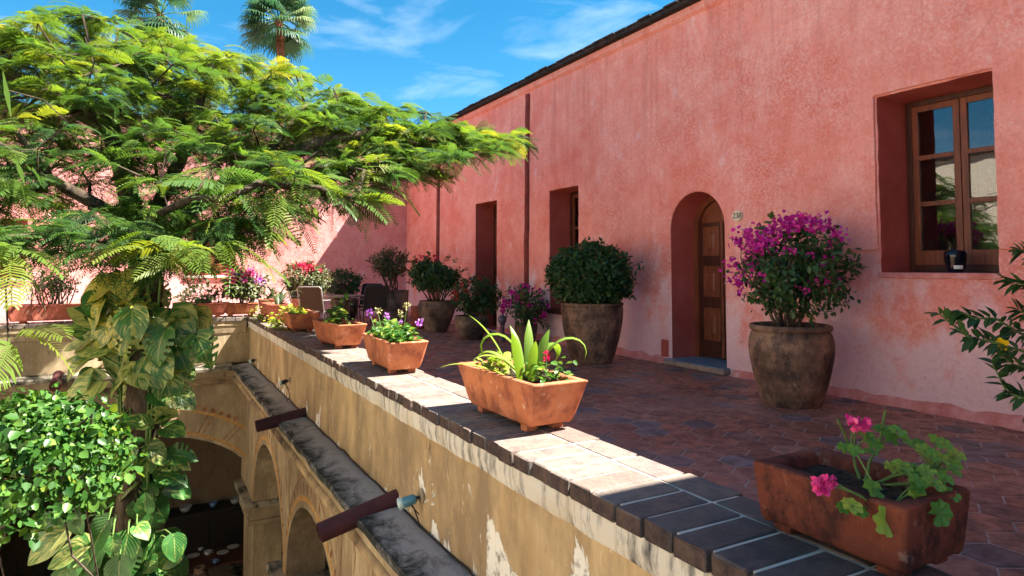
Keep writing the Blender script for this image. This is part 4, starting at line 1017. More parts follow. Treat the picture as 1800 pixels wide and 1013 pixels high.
ground_plants('short leafy herb at the far end of the strap leaf lily trough', 'herb', 1.98, 3.84, CT + .26, (.10, .13), 120, .045, M['leaf_vine'], .10, (0, .8))
ground_plants('violet pelargonium filling its orange trough', 'pelargonium', 1.98, 5.84, CT + .25, (.17, .45), 620, .062, M['leaf_bright'], .16, (.1, 1), [(-.12, .38, .24, .034, M['violet']), (-.02, .12, .23, .030, M['violet']), (.13, -.30, .19, .034, M['violet']), (-.08, .25, .27, .03, M['pod']), (.05, -.05, .26, .03, M['pod']), (.07, -.14, .33, .03, M['pod']), (.02, -.1, .18, .026, M['violet'])], stems=26)
ground_plants('upright leafy herb clumps in orange trough', 'herb', 1.96, 7.85, CT + .24, (.15, .38), 190, .07, M['leaf_bright'], .30, (.3, 1), stems=10)
ground_plants('bright yellow-green trailing plant spilling over trough edge', 'trailing_plant', 1.93, 10.1, CT + .22, (.20, .44), 240, .075, M['leaf_vine'], .10, (.2, 1), stems=14)
tv = thing('trailing_plant', 'yellow-green creeper hanging over the coping between two troughs', 'plant', (1.74, 10.6, CT))
P = np.stack([nr.normal(1.72, .06, 160), nr.normal(10.55, .30, 160), CT + .02 + np.abs(nr.normal(0, .09, 160))], 1); leaf_object('foliage', M['leaf_vine'], tv, P, rand_dirs(160) * np.array([1, 1, .3]), rand_dirs(160) * .5 + np.array([0, 0, 1]), .07 * nr.uniform(.6, 1.1, 160), nr.random(160), asp=.8)
tv = thing('trailing_plant', 'yellow-green creeper on the coping beside the aloe trough', 'plant', (1.72, 12.4, CT))
P = np.stack([nr.normal(1.70, .06, 110), nr.normal(12.35, .25, 110), CT + .02 + np.abs(nr.normal(0, .11, 110))], 1); leaf_object('foliage', M['leaf_vine'], tv, P, rand_dirs(110) * np.array([1, 1, .3]), rand_dirs(110) * .5 + np.array([0, 0, 1]), .07 * nr.uniform(.6, 1.1, 110), nr.random(110), asp=.8)
al = thing('aloe', 'dark green aloe with arching leaves in the red trough', 'plant', (1.95, 12.0, CT + .25))
for i in range(13):
    m = MB(); strap_leaf(m, Vector((1.95 + rnd.uniform(-.05, .05), 11.95 + rnd.uniform(-.2, .2), CT + .24)), rnd.uniform(0, 6.28), rnd.uniform(.35, .60), .05, R(rnd.uniform(40, 80)), rnd.uniform(.7, 2.2))
    o = m.build('leaf', M['leaf_grey'], al, fix=False); a = o.data.attributes.new('tint', 'FLOAT', 'POINT'); a.data.foreach_set('value', np.full(len(o.data.vertices), rnd.random() * .5, np.float32))
ground_plants('sparse dark seedling in the small red corner pot', 'seedling', 2.0, 13.05, CT + .28, (.16, .16), 70, .08, M['leaf_grey'], .25, (0, .5), stems=8)
shrub('flowering_shrub', 'low shrub with pink flowers on the far parapet corner', 'shrub', (1.55, YF + .25, CT + .2), (1.56, YF + .25, CT + .55), (.42, .34, .33), 1500, .075, M['leaf_grey'], (.1, 1), 9, [dict(n=26, mat=M['hotpink'], size=.05, dir=(0, -.2, 1), spread=.5), dict(n=12, mat=M['violet'], size=.05, dir=(.3, -.2, 1), spread=.5)], clump=.05)
shrub('twiggy_shrub', 'bare twiggy shrub in the long red trough', 'shrub', (-1.45, YF + .25, CT + .25), (-1.45, YF + .25, CT + .72), (.45, .33, .34), 420, .06, M['leaf_grey'], (0, .8), 22, None, stem_r=.013, clump=.06, base_r=.3)
shrub('low_shrub', 'low green shrub in the dark red trough behind the trunk', 'shrub', (.85, YF + .25, CT + .2), (.85, YF + .25, CT + .42), (.42, .2, .2), 380, .07, M['leaf_grey'], (0, .8), 8)

# ---- geranium in the nearest trough (depth of the trough itself)
ger = thing('geranium', 'rangy pink geranium with lobed leaves in the dark trough', 'plant', (2.12, 1.42, CT + .19))
def lobed(m, c, r, nrm, lobes=7):
    nrm = Vector(nrm).normalized(); u = nrm.orthogonal().normalized(); w_ = nrm.cross(u); ph = rnd.random() * 6; n = 28; V = [c - nrm * r * .10]
    for k in range(n):
        a = 2 * math.pi * k / n; q = r * (1 - .16 * abs(math.sin(lobes * a / 2 + .3)) ** 2 * 1.2); z_ = .12 * r * math.sin(lobes * a)
        if k in (0,): q *= .35
        V.append(c + (u * math.cos(a + ph) + w_ * math.sin(a + ph)) * q + nrm * (z_ + .10 * r))
    V2 = [c + (v - c) * .55 - nrm * r * .03 for v in V[1:]]; V = [V[0]] + V2 + V[1:]
    F = [(0, 1 + k, 1 + (k+1) % n) for k in range(n)] + [(1 + k, 1 + n + k, 1 + n + (k+1) % n, 1 + (k+1) % n) for k in range(n)]
    m.add(V, F, True)
DG = 2.15
root = Vector((2.14, 1.40, CT + .18))
sg = MB()
hubs = [at(1545, 790, 2.28), at(1640, 830, 2.12), at(1560, 905, 2.02), at(1650, 850, 2.1), at(1500, 800, 2.3)]
for hb in hubs: sg.tube(branch(root, hb, 5, .10), [.007, .0065, .006, .005, .0045, .003], 7, False)
gl_ = [(1487, 790, 15, 0), (1503, 793, 12, 1), (1530, 795, 11, 1), (1525, 768, 15, 0), (1550, 755, 13, 0), (1566, 770, 14, 1), (1577, 757, 13, 0), (1535, 780, 14, 2), (1590, 772, 13, 1), (1570, 822, 14, 0), (1586, 820, 15, 1), (1602, 828, 16, 0), (1615, 782, 12, 1), (1625, 792, 15, 0), (1645, 776, 14, 0), (1660, 780, 12, 1), (1640, 800, 12, 2), (1655, 805, 15, 0), (1672, 812, 16, 1), (1680, 800, 14, 2), (1675, 828, 13, 0), (1645, 822, 16, 0), (1628, 828, 14, 2), (1612, 845, 15, 0), (1640, 850, 17, 1), (1615, 875, 19, 0), (1612, 858, 12, 1), (1668, 868, 16, 0), (1535, 860, 18, 0), (1497, 890, 16, 1), (1508, 877, 15, 0), (1482, 893, 11, 1), (1558, 915, 23, 3), (1652, 902, 20, 3), (1660, 842, 13, 1), (1510, 900, 13, 1)]
for i, (px, py, r_, md) in enumerate(gl_):
    dd = 2.22 - (py - 760) * .0018 + rnd.uniform(-.06, .06)
    if md == 3: dd = 1.93
    c = at(px, py, dd); m = MB(); nn = (rnd.uniform(-.4, .1), rnd.uniform(-.9, -.2), 1.0) if md != 3 else (-.35, -1, .15)
    lobed(m, c, r_ * 1.25 * dd / FPX, nn); o = m.build('leaf', M['rose_leaf'], ger, fix=False); a = o.data.attributes.new('tint', 'FLOAT', 'POINT'); a.data.foreach_set('value', np.full(len(o.data.vertices), rnd.random(), np.float32))
    hb = min(hubs, key=lambda h: (h - c).length); sg.tube([hb, hb.lerp(c, .5) + Vector((0, 0, .01)), c], [.004, .003, .002], 5, False)
for (px, py, s_) in ((1502, 746, .022), (1517, 748, .024), (1445, 853, .028), (1462, 846, .014)):
    c = at(px, py, 2.16 if py < 800 else 1.98); q = 46; P = np.array(c) + nr.normal(size=(q, 3)) * s_ * .42; D = unit(P - np.array(c)); leaf_object('flower', M['hotpink'], ger, P - D * s_ * .3, D + rand_dirs(q) * .5, rand_dirs(q), s_ * nr.uniform(.6, 1.0, q), nr.random(q), asp=1.1)
    hb = min(hubs, key=lambda h: (h - c).length); sg.tube(branch(hb, c, 4, .1), [.004, .0035, .003, .003, .0025], 6, False)
for (px, py) in ((1473, 738), (1556, 722)):
    c = at(px, py, 2.2); hb = min(hubs, key=lambda h: (h - c).length); sg.tube([hb, c], [.004, .004], 6)
sg.build('stem', M['leaf_stem'], ger, fix=False)

# ================================================================== POTS AND SHRUBS ALONG THE WALL
def wall_pot(label, px, py_base, prof, mat, rr=.25):
    p = on_z(px, py_base, 0); d = Vector((p.x, p.y, 0)).normalized(); c = p + d * rr; return c
c1 = wall_pot('', 1392, 720, None, None, .27)
pot('large two-tone brown clay pot below the window', c1.x, c1.y, spl([(.27, 0), (.285, .02), (.345, .22), (.395, .46), (.405, .60), (.385, .705), (.365, .735), (.385, .75), (.395, .775), (.385, .80)], 4), 'clay')
shrub('bougainvillea', 'rounded bougainvillea with magenta bracts in the large pot below the window', 'shrub', (c1.x, c1.y, .74), (c1.x + .02, c1.y - .02, 1.38), (.58, .56, .47), 3300, .060, M['leaf'], (.0, .95), 12,
      [dict(n=40, mat=M['magenta'], size=.05, dir=(-.25, -.05, 1.0), spread=.45, out=1.12, clump=.034, per=12), dict(n=20, mat=M['magenta'], size=.05, dir=(-.6, .9, .35), spread=.4, out=1.1, clump=.034, per=13), dict(n=16, mat=M['magenta'], size=.045, dir=(-.7, -.6, .2), spread=1.6, out=1.04, per=8)], stem_r=.02, clump=.055, base_r=.12, flat=.85, shell=.35)
c2 = wall_pot('', 1041, 642, None, None, .30)
pot('tall smoky clay pot with a clipped round bush', c2.x, c2.y, spl([(.27, 0), (.29, .015), (.36, .20), (.425, .48), (.45, .68), (.455, .78), (.445, .815), (.462, .83), (.462, .865)], 4), 'clay')
LUMP = .45
shrub('round_bush', 'dense clipped dark green round bush beside the arched door', 'shrub', (c2.x, c2.y, .80), (c2.x, c2.y, 1.27), (.64, .61, .47), 11000, .062, M['leaf'], (.05, .8), 14, None, stem_r=.018, shell=.62, clump=.04, base_r=.22, flat=.62)
LUMP = 1.0
c3 = wall_pot('', 925, 604, None, None, .17)
pot('small tan clay pot with a purple bougainvillea next to the globe light', c3.x, c3.y, spl([(.15, 0), (.19, .12), (.215, .28), (.205, .31), (.215, .34)], 3), 'clay')
shrub('bougainvillea', 'small loose bougainvillea with purple bracts beneath the downpipe', 'shrub', (c3.x, c3.y, .30), (c3.x, c3.y, .66), (.40, .36, .34), 900, .07, M['leaf'], (.1, 1), 9, [dict(n=26, mat=M['magenta'], size=.06, dir=(-.5, .2, .5), spread=1.6, per=8), dict(n=10, mat=M['magenta'], size=.06, dir=(.9, -.5, -.2), spread=.5, per=8)], clump=.07, flat=.8)
c4 = wall_pot('', 829, 598, None, None, .2)
pot('wide grey clay bowl with a red-flowered shrub', c4.x, c4.y, spl([(.18, 0), (.23, .06), (.305, .22), (.33, .36), (.325, .42), (.33, .445)], 4), 'clay_grey')
shrub('flowering_shrub', 'dark shrub dotted with red flowers in the wide grey bowl', 'shrub', (c4.x, c4.y, .40), (c4.x + .07, c4.y - .02, .84), (.46, .42, .32), 2400, .06, M['leaf'], (0, .7), 9, [dict(n=12, mat=M['redpetal'], size=.05, dir=(-.6, .3, .8), spread=1.2, per=9)], stem_r=.016, clump=.05, flat=.75)
c5 = wall_pot('', 767, 585, None, None, .22)
pot('round-bellied brown pot with a broad umbrella bush', c5.x, c5.y, spl([(.20, 0), (.22, .02), (.30, .20), (.385, .42), (.40, .55), (.36, .635), (.365, .66)], 4), 'clay_grey')
shrub('umbrella_bush', 'broad umbrella-shaped dark bush with a few red blooms on top', 'shrub', (c5.x, c5.y, .62), (c5.x - .03, c5.y, 1.20), (.60, .56, .40), 4600, .07, M['leaf'], (0, .85), 12, [dict(n=7, mat=M['crimson'], size=.05, dir=(-.1, 0, 1), spread=.25, per=9, out=1.12)], stem_r=.018, clump=.05, base_r=.16, flat=.4)
c6 = on_z(736, 578, 0) + Vector((.05, .12, 0))
pot('small plain red-brown pot between the large pots', c6.x, c6.y, spl([(.16, 0), (.18, .2), (.185, .46), (.19, .49)], 3), 'terra_soft')
c7 = wall_pot('', 691, 569, None, None, .27)
pot('tall grey straight-sided pot by the end wall corner', c7.x, c7.y, spl([(.31, 0), (.335, .02), (.365, .35), (.375, .72), (.365, .755), (.385, .77), (.385, .80)], 4), 'clay_grey')
shrub('twisted_bush', 'small olive bush on twisted bare stems by the end wall corner', 'shrub', (c7.x, c7.y, .74), (c7.x - .12, c7.y, 1.48), (.46, .42, .36), 2400, .06, M['leaf_grey'], (0, .8), 10, None, stem_r=.018, clump=.05, base_r=.2, flat=.7)
c8 = at(606, 500, 16.2)
pot('brown clay pot behind the patio table', c8.x, c8.y, spl([(.22, 0), (.30, .25), (.34, .55), (.34, .6)], 4), 'clay')
shrub('low_bush', 'low dark bush behind the patio table', 'shrub', (c8.x, c8.y, .56), (c8.x, c8.y, .98), (.46, .42, .34), 2600, .06, M['leaf'], (0, .9), 9, None, clump=.05, flat=.7)
c9 = at(538, 500, 14.9)
pot('terracotta pot with a red-topped flowering bush', c9.x, c9.y, spl([(.2, 0), (.26, .3), (.30, .62), (.31, .68)], 4), 'terra_soft')
shrub('flowering_shrub', 'sunlit bush topped with crimson flowers against the pink end wall', 'shrub', (c9.x, c9.y, .62), (c9.x + .02, c9.y, 1.12), (.48, .46, .34), 3000, .06, M['leaf_grey'], (.2, 1), 10, [dict(n=38, mat=M['crimson'], size=.055, dir=(-.1, -.3, 1), spread=.45, per=9)], stem_r=.014, clump=.05, flat=.6)
# globe light on a short post
gp = on_z(881, 602, 0); gp = gp + Vector((.05, .05, 0)); gz = on_z(881, 602, 0); dg_ = depth_of(gp)
t = thing('bollard_light', 'short bollard light with a grey-purple globe between the pots', 'lamp', gp)
MB().lathe([(.05, 0), (.05, .015), (.045, .02), (.04, .30), (.055, .31), (.055, .33)], 18).build('post', M['post'], t, local=True)
MB().lathe([(.001, .32)] + [(.085 * math.sin(R(a)), .41 - .085 * math.cos(R(a))) for a in range(15, 180, 15)] + [(.001, .495)], 20).build('globe', M['globe'], t, local=True)
# dark jar on the window sill
js = Vector((W + .20, on_x(1680, 470, W + .2).y, W1B + .028))
t = thing('glazed_jar', 'dark blue glazed jar with a white label on the window sill', 'jar', js)
MB().lathe(spl([(.06, 0), (.07, .01), (.078, .05), (.092, .13), (.095, .165), (.085, .2), (.05, .215), (.001, .22)], 4), 24).build('body', M['jar'], t, local=True)
m = MB(); V = []
for k in range(7):
    a = R(196 + k * 9); V += [(.0795 * math.cos(a) * 1.02, .0795 * math.sin(a) * 1.02, .035), (.084 * math.cos(a) * 1.02, .084 * math.sin(a) * 1.02, .07)]
m.add(V, [(2*k, 2*k+2, 2*k+3, 2*k+1) for k in range(6)]); m.build('paper_label', M['white'], t, local=True, fix=False)

# ---- allamanda reaching in from the right
ax, ay = 4.05, 1.42
pot('brown clay pot holding the yellow-flowered shrub', ax, ay, spl([(.2, 0), (.27, .3), (.30, .55), (.31, .6)], 4), 'clay')
alm = thing('allamanda', 'glossy-leaved shrub with yellow trumpet flowers by the pink wing', 'shrub', (ax, ay, .55))
m = MB(); LP = []; LD = []; LN = []; LL = []
ab = Vector((ax, ay, .5))
paths = [[(1860, 640), (1790, 615), (1740, 600), (1700, 592), (1652, 553)], [(1860, 600), (1800, 590), (1750, 560), (1712, 560), (1690, 548)], [(1850, 690), (1810, 650), (1780, 640), (1765, 628)], [(1870, 560), (1830, 510), (1800, 500), (1770, 492)], [(1880, 520), (1840, 460), (1810, 445), (1790, 440)], [(1850, 720), (1800, 700), (1770, 690), (1745, 640)], [(1870, 620), (1820, 560), (1790, 545)], [(1880, 640), (1830, 590), (1790, 580), (1760, 600)], [(1890, 500), (1870, 420), (1850, 380)], [(1900, 560), (1930, 450), (1950, 400)], [(1900, 600), (1980, 560), (2030, 520)]]
for pi, pth in enumerate(paths):
    dd = 2.85 + .10 * ((pi * 7) % 5 - 2) / 2
    pts = [ab, ab.lerp(at(*pth[0], dd), .6) + Vector((0, 0, .06))] + [at(px, py, dd + .02 * j) for j, (px, py) in enumerate(pth)]
    fine = []
    for i in range(len(pts) - 1):
        for k in range(4): fine.append(pts[i].lerp(pts[i + 1], k / 4))
    fine.append(pts[-1]); n_ = len(fine)
    m.tube(fine, [.009 * (1 - .75 * i / n_) for i in range(n_)], 6, False)
    for i in range(5, n_):
        for w_ in range(3):
            a = rnd.random() * 6.28; tdir = (fine[i] - fine[i - 1]).normalized(); u = tdir.orthogonal(); v = tdir.cross(u)
            LP.append(fine[i]); LD.append(tdir * .75 + (u * math.cos(a) + v * math.sin(a)) * .8 + Vector((0, 0, -.25))); LN.append(Vector((rnd.uniform(-.3, .3), rnd.uniform(-.6, .1), 1))); LL.append(rnd.uniform(.05, .085))
m.build('stem', M['leaf_stem'], alm, fix=False)
f_ = lambda q: np.array([tuple(p) for p in q]); leaf_object('foliage', M['leaf'], alm, f_(LP), f_(LD), f_(LN), np.array(LL), nr.random(len(LP)) * .6 + .1, asp=.42)
for (px, py) in ((1760, 606),):
    c = at(px, py, 2.78); m = MB(); d = (Vector(_o) - c).normalized(); u = d.orthogonal().normalized(); v = d.cross(u); V = [c - d * .02]
    for k in range(25):
        a = 2 * math.pi * k / 25; r_ = .026 * (1 + .18 * math.cos(5 * a)); V.append(c + (u * math.cos(a) + v * math.sin(a)) * r_ + d * .004)
    V += [c + (q - c) * .4 - d * .006 for q in V[1:26]]
    F = [(1 + k, 1 + (k+1) % 25, 26 + (k+1) % 25, 26 + k) for k in range(25)] + [(0, 26 + k, 26 + (k+1) % 25) for k in range(25)]
    m.add(V, F, True); o = m.build('flower', M['yellow'], alm, fix=False)

# ================================================================== PATIO SET
TC = at(606, 521, 14.95)
t = thing('patio_table', 'round brown patio table with metal pedestal near the end wall', 'table', (TC.x, TC.y, 0))
MB().lathe([(.001, .705), (.44, .705), (.46, .715), (.46, .735), (.45, .74), (.001, .74)], 36).build('tabletop', M['tabletop'], t, local=True)
m = MB(); m.tube([(0, 0, .06), (0, 0, .70)], .03, 10); m.build('pedestal', M['metal'], t, local=True)
for k in range(4):
    a = R(45 + 90 * k); m = MB(); m.tube([(.03 * math.cos(a), .03 * math.sin(a), .30), (.10 * math.cos(a), .10 * math.sin(a), .12), (.32 * math.cos(a), .32 * math.sin(a), .012)], .013, 8); m.build('leg', M['metal'], t, local=True)
    m = MB(); m.tube([(.02 * math.cos(a), .02 * math.sin(a), .5), (.3 * math.cos(a), .3 * math.sin(a), .70)], .01, 6); m.build('brace', M['metal'], t, local=True)
def chair(label, x, y, rz, sling, frame):
    t = thing('patio_chair', label, 'chair', (x, y, 0), rz, 'chairs round the patio table'); hw = .27
    m = MB(); V = []; n = 8
    for i in range(n + 1):
        f = i / n; z = .45 + .50 * f; yb = -.22 - .16 * f + .02 * math.sin(math.pi * f)
        V += [(-hw + .02, yb, z), (hw - .02, yb, z)]
    m.add(V, [(2*i, 2*i+1, 2*i+3, 2*i+2) for i in range(n)], True); m.add([(a, b - .006, c) for a, b, c in V], [(2*i, 2*i+2, 2*i+3, 2*i+1) for i in range(n)], True); m.build('back_sling', M[sling], t, local=True, fix=False)
    m = MB(); V = []
    for i in range(n + 1):
        f = i / n; yy = -.24 + .50 * f; V += [(-hw + .02, yy, .43 - .025 * math.sin(math.pi * f)), (hw - .02, yy, .43 - .025 * math.sin(math.pi * f))]
    m.add(V, [(2*i, 2*i+1, 2*i+3, 2*i+2) for i in range(n)], True); m.add([(a, b, c - .006) for a, b, c in V], [(2*i, 2*i+2, 2*i+3, 2*i+1) for i in range(n)], True); m.build('seat_sling', M[sling], t, local=True, fix=False)
    m = MB(); m.tube([(-hw, -.22, .43), (-hw, -.30, .70), (-hw, -.375, .93), (-hw + .04, -.385, .965), (hw - .04, -.385, .965), (hw, -.375, .93), (hw, -.30, .70), (hw, -.22, .43)], .014, 8); m.build('back_frame', M[frame], t, local=True)
    for s_ in (-1, 1):
        m = MB(); m.tube([(s_ * hw, -.24, .43), (s_ * hw, .26, .43)], .014, 8); m.build('seat_rail', M[frame], t, local=True)
        m = MB(); m.tube([(s_ * hw, .25, .43), (s_ * hw * 1.02, .27, .22), (s_ * hw * 1.05, .30, .0)], .014, 8); m.build('leg', M[frame], t, local=True)
        m = MB(); m.tube([(s_ * hw, -.22, .43), (s_ * hw * 1.02, -.25, .22), (s_ * hw * 1.05, -.30, .0)], .014, 8); m.build('leg', M[frame], t, local=True)
        m = MB(); m.tube([(s_ * hw, -.31, .68), (s_ * (hw + .03), -.2, .67), (s_ * (hw + .03), .15, .665), (s_ * (hw + .03), .24, .63), (s_ * (hw + .02), .26, .55), (s_ * hw, .25, .43)], .013, 8); m.build('armrest', M[frame], t, local=True)
    return t
def face(c, x, y): return math.atan2(c.y - y, c.x - x) - math.pi / 2
pB = at(557, 540, 14.2); chair('brown sling patio chair with its back to the parapet', pB.x, pB.y, face(TC, pB.x, pB.y) + .35, 'sling', 'metal_light')
pA = at(541, 540, 15.0); chair('pale sunlit sling patio chair beside the brown one', pA.x, pA.y, face(TC, pA.x, pA.y) - .1, 'sling_pale', 'metal_light')
pC = at(655, 545, 14.7); chair('black sling patio chair with its back to the terrace', pC.x, pC.y, face(TC, pC.x, pC.y) - .75, 'sling_dark', 'metal')
pD = at(642, 540, 15.9); chair('black sling patio chair on the end wall side of the table', pD.x, pD.y, face(TC, pD.x, pD.y), 'sling_dark', 'metal')

# ================================================================== WALL SPOTLIGHTS
def spotlight(label, px, py, aim, s=1.0, body='lamp_blue'):
    p = on_x(px, py, 1.662); t = thing('spotlight', label, 'lamp', p)
    m = MB(); m.lathe([(.001, .018), (.045 * s, .016), (.05 * s, .004), (.05 * s, 0)], 20); o = m.build('wall_plate', M['ochre_old'], t, local=True); o.rotation_euler = (0, -R(90), 0)
    d = Vector(aim).normalized(); b = Vector((-.06 * s, 0, -.012)); m = MB()
    m.tube([(-.012, 0, 0), b], .009 * s, 8); m.build('arm', M['metal'], t, local=True)
    m = MB(); m.tube([b - d * .02, b + d * .0, b + d * .07 * s], [.018 * s, .034 * s, .036 * s], 16); m.build('lamp_body', M[body], t, local=True)
    m = MB(); m.tube([b + d * .071 * s, b + d * .105 * s, b + d * .107 * s], [.032 * s, .044 * s, .030 * s], 16); m.build('lens', M['lamp_glass'], t, local=True)
    m = MB(); m.tube([b + d * .03, b + Vector((0, -.01, -.06)), b + Vector((.03, .01, -.13)), b + Vector((.045, -.02, -.20)), Vector((-.02, .02, -.27)), Vector((-.06, .06, -.33))], .0045, 5, False); m.tube([b + d * .05, b + Vector((.01, .03, -.07)), b + Vector((.05, .03, -.12))], .004, 5, False); m.build('cable', M['cable'], t, local=True, fix=False)
spotlight('teal spotlight with dangling cable on the ochre wall by the near spout', 742, 872, (-.75, .55, -.35), 1.0)
spotlight('small dark spotlight with cable near the parapet corner', 510, 668, (-.8, .3, -.3), .8, 'metal')
spotlight('small dark spotlight in the corner of the two parapets', 452, 632, (-.8, -.2, -.2), .8, 'metal')

# ================================================================== THE FEATHERY TREE
TB = Vector((-.13, 8.0, GROUND))
tree = thing('shade_tree', 'spreading tree with feathery leaves rising from the courtyard', 'tree', TB)
TOP = [(-520, 70), (-200, 15), (0, 12), (60, 28), (150, 18), (200, 30), (260, 55), (330, 65), (400, 88), (500, 112), (560, 140), (600, 158), (640, 178), (690, 168), (740, 188), (790, 203), (850, 228), (905, 246)]
BOT = [(-520, 480), (0, 470), (60, 430), (140, 470), (200, 470), (300, 480), (400, 450), (470, 400), (540, 385), (600, 372), (650, 345), (700, 320), (770, 312), (800, 285), (850, 272), (905, 256)]
def interp(tab, x): return float(np.interp(x, [a for a, _ in tab], [b for _, b in tab]))
cl = []
tries = 0
while len(cl) < 570 and tries < 60000:
    tries += 1
    px = rnd.uniform(-480, 905); t0, b0 = interp(TOP, px), interp(BOT, px); py = rnd.uniform(t0 + 6, b0 - 6)
    f = (py - t0) / max(20, b0 - t0)
    if px < 150 and py > 320 and rnd.random() < .58: continue
    if px < 330 and py > 300 and rnd.random() < .22: continue
    if px < 0 and rnd.random() < .55: continue
    if 420 < px < 620 and py > 340 and rnd.random() < .45: continue
    yd = 10.1 - 2.7 * f + rnd.gauss(0, .55)
    if px > 560: yd = 8.2 + (yd - 8.8) * .6
    if py > 400: yd = rnd.uniform(6.5, 7.5)
    p = on_y(px, py, yd)
    if p.x > 5.1: continue
    if any((p - q).length < .19 for q in cl): continue
    cl.append(p)
k_ = 0
while k_ < 95:
    px = rnd.uniform(-150, 640); t0, b0 = interp(TOP, px), interp(BOT, px); py = rnd.uniform(t0 + 12, t0 + (b0 - t0) * .62); p = on_y(px, py, rnd.uniform(10.4, 12.4))
    if any((p - q).length < .25 for q in cl): continue
    cl.append(p); k_ += 1
big = [on_y(px, py, y_) for px, py, y_ in ((330, 440, 6.2), (262, 425, 6.3), (395, 435, 6.4), (420, 340, 6.6), (470, 350, 6.7), (560, 330, 6.9), (610, 350, 7.0), (640, 300, 7.1), (520, 300, 6.8), (15, 600, 6.2), (30, 440, 6.4), (370, 300, 6.8))]
cl += big; nbig = len(big)
# limbs by hand, twigs grown to each leaf cluster
def P_(px, py, y): return on_y(px, py, y)
fork = Vector((-.05, 8.0, 1.25))
limbs = [[TB, Vector((-.18, 8.02, -3)), Vector((-.10, 8.0, -1.2)), Vector((-.02, 7.98, .2)), fork],
         [fork, P_(200, 380, 8.3), P_(125, 330, 8.1), P_(60, 285, 7.9), P_(0, 250, 7.7), P_(-120, 190, 7.5), P_(-260, 150, 7.4)],
         [P_(125, 330, 8.1), P_(70, 300, 7.5), P_(75, 265, 7.3), P_(118, 215, 7.1), P_(75, 175, 7.0), P_(20, 160, 6.9)],
         [fork, P_(290, 330, 8.8), P_(330, 240, 9.2), P_(360, 160, 9.5)],
         [fork, P_(330, 360, 8.4), P_(450, 300, 8.4), P_(560, 250, 8.4), P_(660, 235, 8.3), P_(760, 235, 8.2), P_(835, 240, 8.2)],
         [P_(450, 300, 8.4), P_(500, 230, 8.9), P_(540, 180, 9.3)],
         [fork, P_(270, 380, 7.5), P_(330, 350, 6.9), P_(400, 340, 6.6), P_(520, 330, 6.8)],
         [fork, P_(230, 350, 8.7), P_(190, 230, 8.9), P_(170, 130, 9.0), P_(150, 60, 9.1)],
         [P_(190, 230, 8.9), P_(60, 150, 9.5), P_(-60, 90, 9.7)],
         [fork, P_(255, 430, 7.8), P_(290, 430, 7.1), P_(330, 440, 6.7)]]
nodes = []; par = []
def add_node(p, k): nodes.append(np.array(p)); par.append(k); return len(nodes) - 1
def nearest(p): return int(np.argmin(((np.array(nodes) - np.array(p)) ** 2).sum(1)))
for li, lm in enumerate(limbs):
    k = add_node(lm[0], -1) if li == 0 else nearest(lm[0])
    for i in range(len(lm) - 1):
        seg = max(1, int((lm[i + 1] - lm[i]).length / .3))
        for j in range(1, seg + 1):
            q = lm[i].lerp(lm[i + 1], j / seg); q = q + Vector((rnd.gauss(0, .02), rnd.gauss(0, .02), rnd.gauss(0, .02))) * (1.3 if li else .4); k = add_node(q, k)
cnode = []; isbig = []
left = [np.array(c) for c in cl]
NP = np.array(nodes); alive = list(range(len(left)))
best = [(((NP - c) ** 2).sum(1)).min() for c in left]
order = sorted(range(len(left)), key=lambda i: best[i])
cdir = {}
for ci in order:
    c = left[ci]; A = np.array(nodes); d2 = ((A - c) ** 2).sum(1) + 1.2 * np.maximum(0, A[:, 2] - c[2] - .1) ** 2; k = int(np.argmin(d2)); a = nodes[k].copy(); L = np.linalg.norm(c - a); seg = max(1, int(L / .28)); bow = np.array([rnd.gauss(0, .08), rnd.gauss(0, .08), rnd.uniform(.0, .14)]) * L
    for j in range(1, seg + 1):
        f = j / seg; q = a + (c - a) * f + bow * math.sin(math.pi * f); k = add_node(q, k)
    isbig.append(ci >= len(left) - nbig); cnode.append(k); dv = c - a; cdir[len(cnode) - 1] = dv / max(L, 1e-6)
cpos = [nodes[k] for k in cnode]
wgt = np.zeros(len(nodes))
for k in cnode: wgt[k] += 1
for k in range(len(nodes) - 1, -1, -1):
    if par[k] >= 0: wgt[par[k]] += wgt[k]
rad = np.clip(.0075 * np.sqrt(np.maximum(wgt, .6)) * 1.0, .005, .21)
for k, nd in enumerate(nodes):
    if nd[2] < 1.3 and abs(nd[0] - TB.x) < .4 and abs(nd[1] - 8) < .2: rad[k] = .175 + .06 * max(0, min(1, (-2.5 - nd[2]) / 2.4))
kids = {}
for k, p in enumerate(par): kids.setdefault(p, []).append(k)
thick = MB(); thin = MB(); trunk = MB()
def run(k0):
    """follow the heaviest child to make long tubes"""
    stack = [(par[k0] if par[k0] >= 0 else k0, k0)]
    while stack:
        p, k = stack.pop(); chain = [p, k] if p != k else [k]
        while True:
            ch = kids.get(chain[-1], [])
            if not ch: break
            ch = sorted(ch, key=lambda q: -wgt[q])
            for q in ch[1:]: stack.append((chain[-1], q))
            chain.append(ch[0])
        r_ = [rad[q] for q in chain]
        if p != k: r_[0] = min(r_[0], r_[1] * 1.25)
        mb = trunk if p == k else (thick if r_[1] > .03 else thin)
        if len(chain) > 1: mb.tube([nodes[q] for q in chain], r_, 14 if mb is trunk else (9 if mb is thick else 5), False)
run(0)
trunk.build('trunk', M['bark'], tree, fix=False); thick.add(thin.v, thin.f, True); stuff(thick.build('branches', M['bark'], tree, fix=False))
